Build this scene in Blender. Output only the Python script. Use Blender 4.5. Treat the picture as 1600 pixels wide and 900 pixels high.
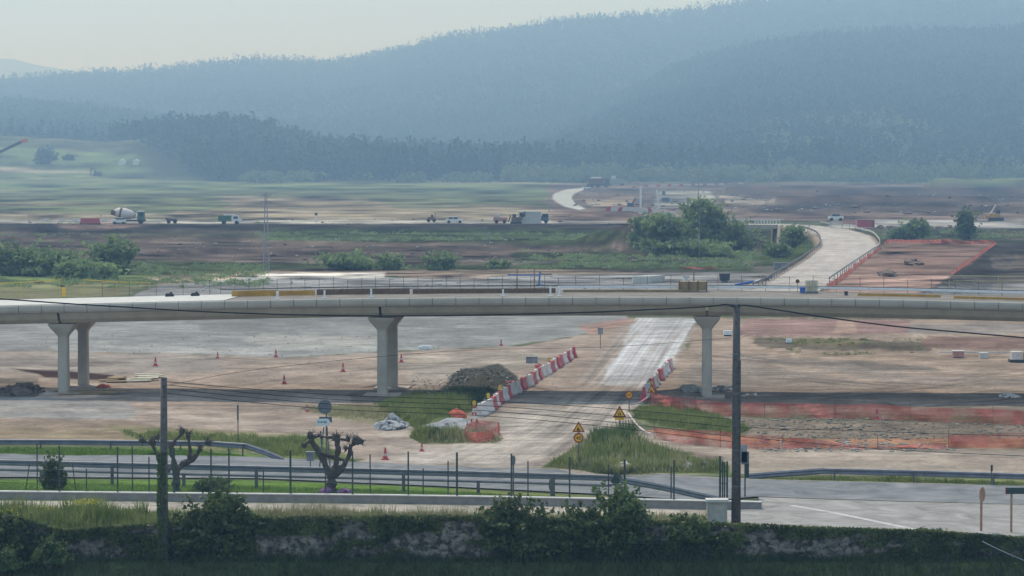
import bpy, math, random
import numpy as np
from mathutils import Vector, Matrix
random.seed(7); RNG = np.random.default_rng(7)
for o in list(bpy.data.objects): bpy.data.objects.remove(o)
SC = bpy.context.scene
COL = SC.collection
# ------------------------------------------------------------------ camera, sky, sun, exposure
F = 4300.0; HC = 16.0; TH = math.atan(188.0 / F)
cam = bpy.data.cameras.new('camera'); camo = bpy.data.objects.new('camera', cam); COL.objects.link(camo)
cam.sensor_width = 36; cam.lens = 36 * F / 1600; cam.clip_start = 1; cam.clip_end = 30000
camo.location = (0, 0, HC); camo.rotation_euler = (math.pi / 2 - TH, 0, 0)
SC.camera = camo
SUN_EL, SUN_AZ = 56.0, -24.0
w = bpy.data.worlds.new('World'); SC.world = w; w.use_nodes = True
nt = w.node_tree; bg = nt.nodes['Background']
sky = nt.nodes.new('ShaderNodeTexSky'); sky.sky_type = 'NISHITA'; sky.sun_disc = False
sky.sun_elevation = math.radians(SUN_EL); sky.sun_rotation = math.radians(SUN_AZ)
sky.air_density = .8; sky.dust_density = .8; sky.ozone_density = 4.0
# thin high veil: the clear sky mixed with an even pale white
veil = nt.nodes.new('ShaderNodeMixRGB'); veil.inputs[0].default_value = .80; veil.inputs[2].default_value = (3.35, 4.75, 6.2, 1)
nt.links.new(sky.outputs[0], veil.inputs[1]); nt.links.new(veil.outputs[0], bg.inputs[0]); bg.inputs[1].default_value = 0.15
sl = bpy.data.lights.new('sun', 'SUN'); sl.energy = 3.0; sl.angle = math.radians(0.6); sl.color = (1, .915, .78)
so = bpy.data.objects.new('sun', sl); COL.objects.link(so)
sv = Vector((math.sin(math.radians(SUN_AZ)) * math.cos(math.radians(SUN_EL)),
             math.cos(math.radians(SUN_AZ)) * math.cos(math.radians(SUN_EL)), math.sin(math.radians(SUN_EL))))
so.rotation_euler = sv.to_track_quat('Z', 'Y').to_euler(); so.location = (0, 0, 400)
SC.view_settings.view_transform = 'Standard'; SC.view_settings.look = 'None'
SC.view_settings.exposure = 0.10; SC.view_settings.gamma = 1
SC.view_settings.use_curve_mapping = False
HAZE_DENS = 0.00037; HAZE_COL = (.35, .60, 1.0)

# ------------------------------------------------------------------ projection helpers
cT, sT = math.cos(TH), math.sin(TH)
def ray(px, py):
    a = (px - 800) / F; b = (450 - py) / F
    return a, cT + b * sT, -sT + b * cT
def G(px, py, z=0.0):
    x, y, k = ray(px, py); t = (z - HC) / k
    return Vector((x * t, y * t, z))
def AT(px, py, Y):
    x, y, k = ray(px, py); t = Y / y
    return Vector((x * t, Y, HC + k * t))
def proj(X, Y, Z):
    d = Y * cT - (Z - HC) * sT; u = Y * sT + (Z - HC) * cT
    return 800 + F * X / d, 450 - F * u / d
def PXM(Y): return F / Y
# ------------------------------------------------------------------ noise
def _h(i, j, s):
    n = (i.astype(np.int64) * 374761393 + j.astype(np.int64) * 668265263 + s * 1442695) & 0xffffffff
    n = ((n ^ (n >> 13)) * 1274126177) & 0xffffffff
    return ((n ^ (n >> 16)) & 0xffff) / 65535.0
def vn(x, y, s=0):
    x = np.asarray(x, float); y = np.asarray(y, float)
    i = np.floor(x); j = np.floor(y); u = x - i; v = y - j
    u = u * u * (3 - 2 * u); v = v * v * (3 - 2 * v)
    a = _h(i, j, s); b = _h(i + 1, j, s); c = _h(i, j + 1, s); d = _h(i + 1, j + 1, s)
    return (a * (1 - u) + b * u) * (1 - v) + (c * (1 - u) + d * u) * v
def fbm(x, y, s=0, o=4):
    r = 0; a = .5; t = 0
    for k in range(o):
        r = r + a * vn(x * 2 ** k, y * 2 ** k, s + k * 17); t += a; a *= .5
    return r / t
def sstep(a, b, x):
    t = np.clip((x - a) / (b - a), 0, 1); return t * t * (3 - 2 * t)
def seg_dist(px, py, pts):
    """distance to polyline, and the parameter (index+t)"""
    best = np.full(np.shape(px), 1e9); par = np.zeros(np.shape(px))
    for k in range(len(pts) - 1):
        ax, ay = pts[k][:2]; bx, by = pts[k + 1][:2]
        L = (bx - ax) ** 2 + (by - ay) ** 2
        t = np.clip(((px - ax) * (bx - ax) + (py - ay) * (by - ay)) / L, 0, 1)
        d = np.hypot(px - ax - t * (bx - ax), py - ay - t * (by - ay))
        m = d < best; best = np.where(m, d, best); par = np.where(m, k + t, par)
    return best, par
def sdf_poly(px, py, poly):
    """signed distance (positive inside)"""
    ins = np.zeros(np.shape(px), bool); n = len(poly)
    for k in range(n):
        ax, ay = poly[k][:2]; bx, by = poly[(k + 1) % n][:2]
        if ay == by: continue
        c = ((ay > py) != (by > py)) & (px < (bx - ax) * (py - ay) / (by - ay) + ax)
        ins ^= c
    d, _ = seg_dist(px, py, list(poly) + [poly[0]])
    return np.where(ins, d, -d)

# ------------------------------------------------------------------ materials
MATS = {}
def mat(name, col, rough=.8, var=.25, scale=3.0, metal=0, bump=0.0, col2=None, spec=.3, transl=0, space='Object', dist=0):
    if name in MATS: return MATS[name]
    m = bpy.data.materials.new(name); m.use_nodes = True; t = m.node_tree; N = t.nodes; L = t.links
    b = N['Principled BSDF']; b.inputs['Roughness'].default_value = rough; b.inputs['Metallic'].default_value = metal
    b.inputs['Specular IOR Level'].default_value = spec
    if var > 0 or col2:
        tc = N.new('ShaderNodeTexCoord'); nz = N.new('ShaderNodeTexNoise'); nz.inputs['Scale'].default_value = scale
        nz.inputs['Detail'].default_value = 5; nz.inputs['Roughness'].default_value = .65; nz.inputs['Distortion'].default_value = dist
        src = tc.outputs['Object'] if space == 'Object' else N.new('ShaderNodeNewGeometry').outputs['Position']
        L.new(src, nz.inputs['Vector'])
        r = N.new('ShaderNodeValToRGB'); L.new(nz.outputs['Fac'], r.inputs[0])
        c2 = col2 or tuple(min(1, c * (1 + var)) for c in col)
        c1 = col if col2 else tuple(c * (1 - var) for c in col)
        r.color_ramp.elements[0].position = .32; r.color_ramp.elements[1].position = .68
        r.color_ramp.elements[0].color = (*c1, 1); r.color_ramp.elements[1].color = (*c2, 1)
        L.new(r.outputs[0], b.inputs['Base Color'])
        if bump:
            bp = N.new('ShaderNodeBump'); bp.inputs['Strength'].default_value = bump; bp.inputs['Distance'].default_value = .05
            L.new(nz.outputs['Fac'], bp.inputs['Height']); L.new(bp.outputs[0], b.inputs['Normal'])
        if transl:
            tr = N.new('ShaderNodeBsdfTranslucent'); mx = N.new('ShaderNodeMixShader'); mx.inputs[0].default_value = transl
            L.new(r.outputs[0], tr.inputs[0]); L.new(b.outputs[0], mx.inputs[1]); L.new(tr.outputs[0], mx.inputs[2])
            L.new(mx.outputs[0], N['Material Output'].inputs[0])
    else: b.inputs['Base Color'].default_value = (*col, 1)
    MATS[name] = m; return m
M = {}
M['concrete'] = mat('concrete', (.42, .37, .30), .85, .14, .8, bump=.3)
M['concrete_panel'] = mat('concrete_panel', (.40, .36, .30), .8, .1, .6)
M['concrete_pale'] = mat('concrete_pale', (.52, .50, .46), .85, .15, 1.5)
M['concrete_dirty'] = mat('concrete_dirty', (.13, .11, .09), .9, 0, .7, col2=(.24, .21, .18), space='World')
M['beam'] = mat('beam', (.34, .29, .21), .85, 0, .9, col2=(.44, .38, .28), bump=.2)
M['black'] = mat('black', (.015, .015, .016), .6, 0)
M['dark'] = mat('dark', (.05, .05, .052), .6, .3, 3)
M['steel'] = mat('steel', (.19, .195, .22), .6, .2, 2, metal=.3)
M['steel_dark'] = mat('steel_dark', (.13, .125, .13), .55, .3, 3, metal=.3)
M['green_metal'] = mat('green_metal', (.035, .06, .05), .5, .3, 6)
M['wood_pole'] = mat('wood_pole', (.10, .085, .075), .9, .35, 6, bump=.5)
M['bark'] = mat('bark', (.085, .07, .06), .95, .45, 9, bump=.8)
M['leaf'] = mat('leaf', (.05, .085, .03), .7, 0, 1.2, col2=(.15, .20, .065), transl=.4)
M['leaf_light'] = mat('leaf_light', (.05, .085, .03), .7, 0, 1.6, col2=(.13, .18, .06), transl=.3)
M['leaf_dark'] = mat('leaf_dark', (.04, .062, .024), .7, 0, 1.5, col2=(.13, .16, .055), transl=.35)
M['leaf_far'] = mat('leaf_far', (.12, .17, .075), .8, 0, .3, col2=(.28, .36, .16), transl=.5)
M['leaf_forest'] = mat('leaf_forest', (.008, .020, .014), .85, 0, .009, col2=(.06, .085, .045), space='World', transl=.1)
M['leaf_forest_pale'] = mat('leaf_forest_pale', (.10, .14, .07), .85, 0, .05, col2=(.18, .23, .11), space='World', transl=.35)
M['grass'] = mat('grass', (.10, .15, .04), .8, 0, .8, col2=(.27, .29, .11), space='World', transl=.5)
M['grass_bright'] = mat('grass_bright', (.11, .19, .035), .8, 0, 1.5, col2=(.20, .30, .07), space='World', transl=.5)
M['grass_dry'] = mat('grass_dry', (.22, .22, .10), .8, 0, 2, col2=(.44, .40, .24), space='World', transl=.45)
M['grass_shaded'] = mat('grass_shaded', (.025, .042, .014), .8, 0, 1.5, col2=(.065, .09, .03), space='World', transl=.1)  # bottom-edge grass, its shade put into the dark colour
M['yellow'] = mat('yellow', (.65, .42, .05), .6, .15, 5)
M['yellow_flower'] = mat('yellow_flower', (.45, .40, .04), .7, .2, 9)
M['white'] = mat('white', (.72, .72, .72), .5, .12, 3)
M['dirty_white'] = mat('dirty_white', (.60, .54, .50), .7, .2, 4)
M['red'] = mat('red', (.46, .08, .085), .6, .25, 4)
M['orange'] = mat('orange', (.60, .12, .06), .6, .2, 4)
M['rust'] = mat('rust', (.16, .07, .045), .85, .35, 8)
M['brown'] = mat('brown', (.16, .10, .06), .85, .3, 4)
M['ply'] = mat('ply', (.27, .19, .10), .8, .25, 1.2)
M['ochre'] = mat('ochre', (.45, .25, .05), .8, .25, 1.5)
M['glass'] = mat('glass', (.03, .04, .05), .15, 0)
M['rubber'] = mat('rubber', (.025, .025, .025), .85, 0)
M['blue'] = mat('blue', (.06, .14, .40), .6, .2, 4)
M['green_paint'] = mat('green_paint', (.06, .14, .09), .6, .2, 4)
M['sign_back'] = mat('sign_back', (.14, .15, .16), .55, .2, 5, metal=.3)
M['purple'] = mat('purple', (.22, .10, .20), .7, .3, 4)
M['stone'] = mat('stone', (.30, .28, .25), .9, .35, 2, bump=.4)
M['rub2'] = mat('rub2', (.15, .125, .10), .95, 0, .7, col2=(.30, .26, .21), space='World')
M['gravel'] = mat('gravel', (.20, .205, .215), .9, 0, .3, col2=(.33, .34, .35), space='World')
M['stone_grey'] = mat('stone_grey', (.24, .24, .25), .9, .4, 1.5, bump=.4)
M['soil'] = mat('soil', (.15, .11, .09), .95, .4, 2, bump=.5)
M['beige'] = mat('beige', (.52, .50, .45), .8, .12, 2)
M['pylon'] = mat('pylon', (.26, .27, .28), .6, .2, 1)

# ------------------------------------------------------------------ mesh builder
class MB:
    def __init__(s): s.v = []; s.f = []
    def add(s, vs, fs):
        k = len(s.v); s.v += [tuple(p) for p in vs]; s.f += [tuple(i + k for i in f) for f in fs]; return s
    def box(s, c, d, rz=0, rx=0, ry=0, taper=1.0):
        m = Matrix.Rotation(rz, 3, 'Z') @ Matrix.Rotation(ry, 3, 'Y') @ Matrix.Rotation(rx, 3, 'X'); c = Vector(c); v = []
        for z in (-.5, .5):
            q = taper if z > 0 else 1
            for x, y in ((-.5, -.5), (.5, -.5), (.5, .5), (-.5, .5)): v.append(c + m @ Vector((x * d[0] * q, y * d[1] * q, z * d[2])))
        return s.add(v, [(3, 2, 1, 0), (4, 5, 6, 7), (0, 1, 5, 4), (1, 2, 6, 5), (2, 3, 7, 6), (3, 0, 4, 7)])
    def tube(s, pts, r, n=8, cap=True):
        pts = [Vector(p) for p in pts]
        if not hasattr(r, '__len__'): r = [r] * len(pts)
        v = []; f = []
        ref = Vector((0, 0, 1))
        d0 = (pts[-1] - pts[0])
        if abs(d0.normalized().z) > .8: ref = Vector((0, 1, 0))
        for i, p in enumerate(pts):
            d = (pts[min(i + 1, len(pts) - 1)] - pts[max(i - 1, 0)]).normalized()
            a = d.cross(ref); a = a.normalized() if a.length > 1e-6 else Vector((1, 0, 0)); b = d.cross(a).normalized()
            for k in range(n):
                t = 2 * math.pi * k / n; v.append(p + (a * math.cos(t) + b * math.sin(t)) * r[i])
        for i in range(len(pts) - 1):
            for k in range(n):
                f.append((i * n + k, i * n + (k + 1) % n, (i + 1) * n + (k + 1) % n, (i + 1) * n + k))
        if cap: f.append(tuple(range(n))[::-1]); f.append(tuple((len(pts) - 1) * n + k for k in range(n)))
        return s.add(v, f)
    def bar(s, a, b, wd, h):
        a = Vector(a); b = Vector(b); d = (b - a); c = (a + b) / 2
        m = d.to_track_quat('X', 'Z').to_matrix(); L = d.length; v = []
        for z in (-.5, .5):
            for x, y in ((-.5, -.5), (.5, -.5), (.5, .5), (-.5, .5)): v.append(c + m @ Vector((x * L, y * wd, z * h)))
        return s.add(v, [(3, 2, 1, 0), (4, 5, 6, 7), (0, 1, 5, 4), (1, 2, 6, 5), (2, 3, 7, 6), (3, 0, 4, 7)])
    def prism(s, poly, y0, y1):
        """poly in (x,z), extruded along y"""
        n = len(poly); v = [(x, y0, z) for x, z in poly] + [(x, y1, z) for x, z in poly]
        return s.add(v, [tuple(range(n)), tuple(range(2 * n - 1, n - 1, -1))] + [(i, n + i, n + (i + 1) % n, (i + 1) % n) for i in range(n)])
    def sweep(s, path, prof, close=True):
        """profile (offset, z) swept along a path; offset is to the right of travel"""
        path = [Vector(p) for p in path]; v = []; f = []; n = len(prof)
        for i, p in enumerate(path):
            d = path[min(i + 1, len(path) - 1)] - path[max(i - 1, 0)]; d.z = 0; d.normalize(); r = Vector((d.y, -d.x, 0))
            for o, z in prof: v.append(p + r * o + Vector((0, 0, z)))
        for i in range(len(path) - 1):
            for k in range(n if close else n - 1):
                f.append((i * n + k, i * n + (k + 1) % n, (i + 1) * n + (k + 1) % n, (i + 1) * n + k))
        if close: f.append(tuple(range(n))[::-1]); f.append(tuple((len(path) - 1) * n + k for k in range(n)))
        return s.add(v, f)
    def blob(s, c, r, seed=0, sub=2, rough=.25, flat=True):
        """rough stone / heap"""
        import bmesh
        bm = bmesh.new(); bmesh.ops.create_icosphere(bm, subdivisions=sub, radius=1); rr = random.Random(seed); o1, o2 = rr.random() * 50, rr.random() * 50
        vs = []
        for q in bm.verts:
            k = 1 + rough * (2 * float(vn(q.co.x * 1.7 + o1 + q.co.z, q.co.y * 1.7 + o2, seed)) - 1) + rough * .5 * (2 * float(vn(q.co.x * 4 + o1, q.co.y * 4 + o2 + q.co.z * 3, seed + 5)) - 1)
            p = q.co * k
            if flat and p.z < -.15: p.z = -.15
            vs.append((c[0] + p.x * r[0], c[1] + p.y * r[1], c[2] + p.z * r[2]))
        fs = [tuple(x.index for x in q.verts) for q in bm.faces]; bm.free()
        return s.add(vs, fs)
    def build(s, name, m, parent=None, origin=(0, 0, 0), smooth=False):
        me = bpy.data.meshes.new(name); ox, oy, oz = origin
        me.from_pydata([(a - ox, b - oy, c - oz) for a, b, c in s.v], [], s.f); me.materials.append(m)
        if smooth:
            for p in me.polygons: p.use_smooth = True
        me.update(); o = bpy.data.objects.new(name, me); COL.objects.link(o)
        if parent: o.parent = parent
        elif any(origin): o.location = origin
        return o
def npmesh(name, V, nper, m, parent=None, origin=(0, 0, 0)):
    """soup of separate polygons with nper corners"""
    V = np.asarray(V, np.float32).reshape(-1, 3) - np.array(origin, np.float32)
    n = len(V); me = bpy.data.meshes.new(name); me.vertices.add(n); me.vertices.foreach_set('co', V.ravel())
    me.loops.add(n); me.loops.foreach_set('vertex_index', np.arange(n, dtype=np.int32)); k = n // nper
    me.polygons.add(k); me.polygons.foreach_set('loop_start', np.arange(k, dtype=np.int32) * nper)
    me.polygons.foreach_set('loop_total', np.full(k, nper, np.int32)); me.update(calc_edges=True); me.materials.append(m)
    o = bpy.data.objects.new(name, me); COL.objects.link(o)
    if parent: o.parent = parent
    elif any(origin): o.location = origin
    return o
def tag(o, label=None, cat=None, group=None, kind=None):
    if label: o['label'] = label
    if cat: o['category'] = cat
    if group: o['group'] = group
    if kind: o['kind'] = kind
    return o
def thing(name, label, cat, loc=(0, 0, 0), rz=0, group=None):
    o = bpy.data.objects.new(name, None); COL.objects.link(o); o.location = loc; o.rotation_euler = (0, 0, rz)
    return tag(o, label, cat, group)
def dup(root, loc, rz=0, label=None, group=None, scale=None):
    r = root.copy(); COL.objects.link(r); r.location = loc; r.rotation_euler = (0, 0, rz)
    if label: r['label'] = label
    if group: r['group'] = group
    if scale: r.scale = scale
    for ch in list(root.children):
        c = ch.copy(); COL.objects.link(c); c.parent = r
        for g in list(ch.children):
            d = g.copy(); COL.objects.link(d); d.parent = c
    return r
ORD = ['first', 'second', 'third', 'fourth', 'fifth', 'sixth', 'seventh', 'eighth', 'ninth', 'tenth', 'eleventh', 'twelfth', 'thirteenth',
       'fourteenth', 'fifteenth', 'sixteenth', 'seventeenth', 'eighteenth', 'nineteenth', 'twentieth', 'twenty-first', 'twenty-second',
       'twenty-third', 'twenty-fourth', 'twenty-fifth', 'twenty-sixth', 'twenty-seventh', 'twenty-eighth', 'twenty-ninth', 'thirtieth']
# ------------------------------------------------------------------ terrain heights
RAMP = [(1150, 462, 0), (1235, 452, .3), (1280, 425, 1.0), (1312, 402, 1.9), (1328, 384, 2.8), (1318, 368, 3.7), (1285, 358, 4.4), (1245, 352.5, 4.9), (1205, 350.5, 5.0)]
RAMPW = [G(*p) for p in RAMP]
PLAT = [(1388, 379), (1556, 381), (1512, 415), (1462, 446), (1420, 462), (1275, 462), (1330, 420)]
PLATW = [G(x, y, 2.4) for x, y in PLAT]
YB = 112.0                                    # foot of the near stone wall
def ywall(X): return 111.6 + .0 * X
ISL_ = [(843, 731), (900, 700), (935, 686), (990, 684), (1030, 700), (1085, 714), (1140, 728), (1140, 742), (990, 739), (880, 733)]
BERMS = [  # px range, py (flat), height m, half-width m
    (1120, 1700, 306, 3.5, 25), (1190, 1560, 324, 3.2, 16), (880, 1010, 352, 2.0, 9), (1440, 1700, 300, 6, 30),
    (1130, 1330, 297, 3, 25), (500, 960, 391, .7, 2.5), (1560, 1700, 404, 1.4, 5), (120, 300, 268, 3, 40), (280, 900, 289, 2.0, 60),
    (1230, 1600, 545, .5, 1.6), (0, 200, 262 + 95, 1.6, 8), (620, 980, 381, .8, 3),
    (200, 900, 372, .8, 3), (380, 1000, 384, 1.0, 3), (150, 760, 396, .9, 2.5), (560, 1100, 400, .8, 2.5), (720, 1190, 412, .6, 2), (230, 700, 414, .5, 2), (-100, 420, 377, 1.0, 4), (860, 1000, 366, 1.4, 4),
    (1300, 1700, 334, 1.8, 12), (1130, 1400, 340, 1.2, 10), (880, 1000, 318, 1.5, 14), (1180, 1420, 312, 3, 22), (1500, 1700, 548, .5, 2), (1150, 1500, 527, .4, 2)]
MOUNDS = [  # cx, cy, rx px, ry px, h
    (740, 601, 26, 8, .5), (772, 599, 30, 8, .65), (690, 665, 55, 13, .35), (1095, 722, 60, 9, .4), (960, 716, 90, 26, .75), (1070, 617, 55, 12, .3),
    (1425, 412, 22, 4, .8), (1388, 428, 20, 4, .8), (160, 705, 260, 8, .25), (420, 690, 60, 10, .35), (1350, 668, 260, 14, .35)]
RIDGE1 = ([-500, 0, 100, 200, 300, 380, 500, 600, 700, 800, 900, 1000, 1100, 1200, 1300, 1500, 2200],
          [150, 138, 133, 126, 117, 109, 111, 98, 72, 56, 46, 38, 26, 14, 4, -12, -40])
RIDGE2 = ([-500, 0, 120, 260, 420, 600, 800, 860, 950, 1050, 1150, 1280, 1400, 1600, 2200],
          [170, 172, 178, 200, 225, 245, 240, 215, 170, 126, 92, 68, 62, 56, 50])
HILLA = ([-500, -60, 0, 120, 165, 200, 300, 400, 450, 540, 700, 850, 1000, 1300, 1700, 2200],
         [232, 216, 214, 218, 220, 216, 207, 209, 228, 250, 255, 258, 262, 265, 262, 260])
def height(X, Y):
    px, py = proj(X, Y, 0.0)
    z = np.zeros(np.shape(X))
    # added bank before the wall, sloped away from the sun so it lies dark
    z = z - np.clip((ywall(X) - .6 - Y), 0, 14) * 1.05
    # far embankment on which the far road runs
    wob = 6 * (fbm(X / 60, Y * 0, 3) - .5)
    z = z + 2.0 * sstep(664, 671, Y + wob) * (1 - sstep(980, 1040, px)) + 1.2 * sstep(700, 820, Y) * sstep(980, 1040, px)
    z = z + 2.5 * sstep(1500, 2150, Y)
    # ramp embankment
    d, par = seg_dist(X, Y, [(p.x, p.y) for p in RAMPW])
    zc = np.interp(par, np.arange(len(RAMPW)), [p.z for p in RAMPW])
    hz = zc - np.clip(d - 5.2, 0, 99) / 1.5
    hz = np.where((X < RAMPW[-1].x + .5) & (Y > RAMPW[-1].y - 40), -9, hz)
    z = np.maximum(z, hz)
    # left abutment of the overpass
    q = AT(1145, 352, RAMPW[-1].y)
    dd = np.hypot((X - q.x + 12) / 1.6, (Y - q.y)); z = np.maximum(z, 4.9 - np.clip(dd - 6, 0, 99) / 1.6)
    # plateau
    sd = sdf_poly(X, Y, [(p.x, p.y) for p in PLATW])
    z = np.maximum(z, 2.4 - np.clip(-sd, 0, 99) / 1.5 + np.clip(sd, 0, 1) * 0)
    for a, b, y0, h, hw in BERMS:
        Yc = G(800, y0, 0).y
        e = sstep(a - 10, a + 25, px) * (1 - sstep(b - 25, b + 10, px))
        n = .65 + .7 * fbm(X / (hw * 2.5), Y / (hw * 3), int(y0), 3)
        yc = Yc + hw * 1.6 * (fbm(X / (hw * 5), X * 0, int(y0) + 3, 2) - .5)
        z = z + h * n * e * np.exp(-((Y - yc) / hw) ** 2)
    for cx, cy, rx, ry, h in MOUNDS:
        r = ((px - cx) / rx) ** 2 + ((py - cy) / ry) ** 2
        n = .7 + .6 * fbm(X / 1.5, Y / 3, int(cx), 3)
        z = z + h * n * np.exp(-r * 1.6) * (r < 6)
    # hills
    mask = sstep(2050, 2200, Y)
    def hz_of(tab, Yc): return HC + (262 - np.interp(px, tab[0], tab[1])) * Yc / F
    a = np.maximum(hz_of(HILLA, 2600), 4.5); b = np.maximum(hz_of(RIDGE2, 3800), 4.5); c = hz_of(RIDGE1, 5200)
    base = 4.5
    tA = sstep(2150, 2600, Y); tAb = 1 - sstep(2600, 2900, Y)
    A = base + (a - base) * tA * tAb
    B = base + (b - base) * np.clip((Y - 2200) / 1600, 0, 1) ** 1.15
    Cc = base + (c - base) * np.clip((Y - 3000) / 2200, 0, 1) ** 1.1 * (1 - sstep(5200, 6200, Y))
    B = B * (1 - sstep(3800, 4600, Y))
    H = np.maximum(np.maximum(A, B), Cc)
    H = H + mask * (fbm(X / 160, Y / 160, 91, 3) - .5) * 16 * sstep(2250, 2900, Y)
    z = np.where(Y > 2050, z * (1 - mask) + H * mask, z)
    # slight unevenness
    z = z + .10 * (fbm(X / 3.0, Y / 6.0, 5, 3) - .5) * sstep(150, 170, Y) * (np.minimum(d, 99) > 5)
    return z
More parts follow.
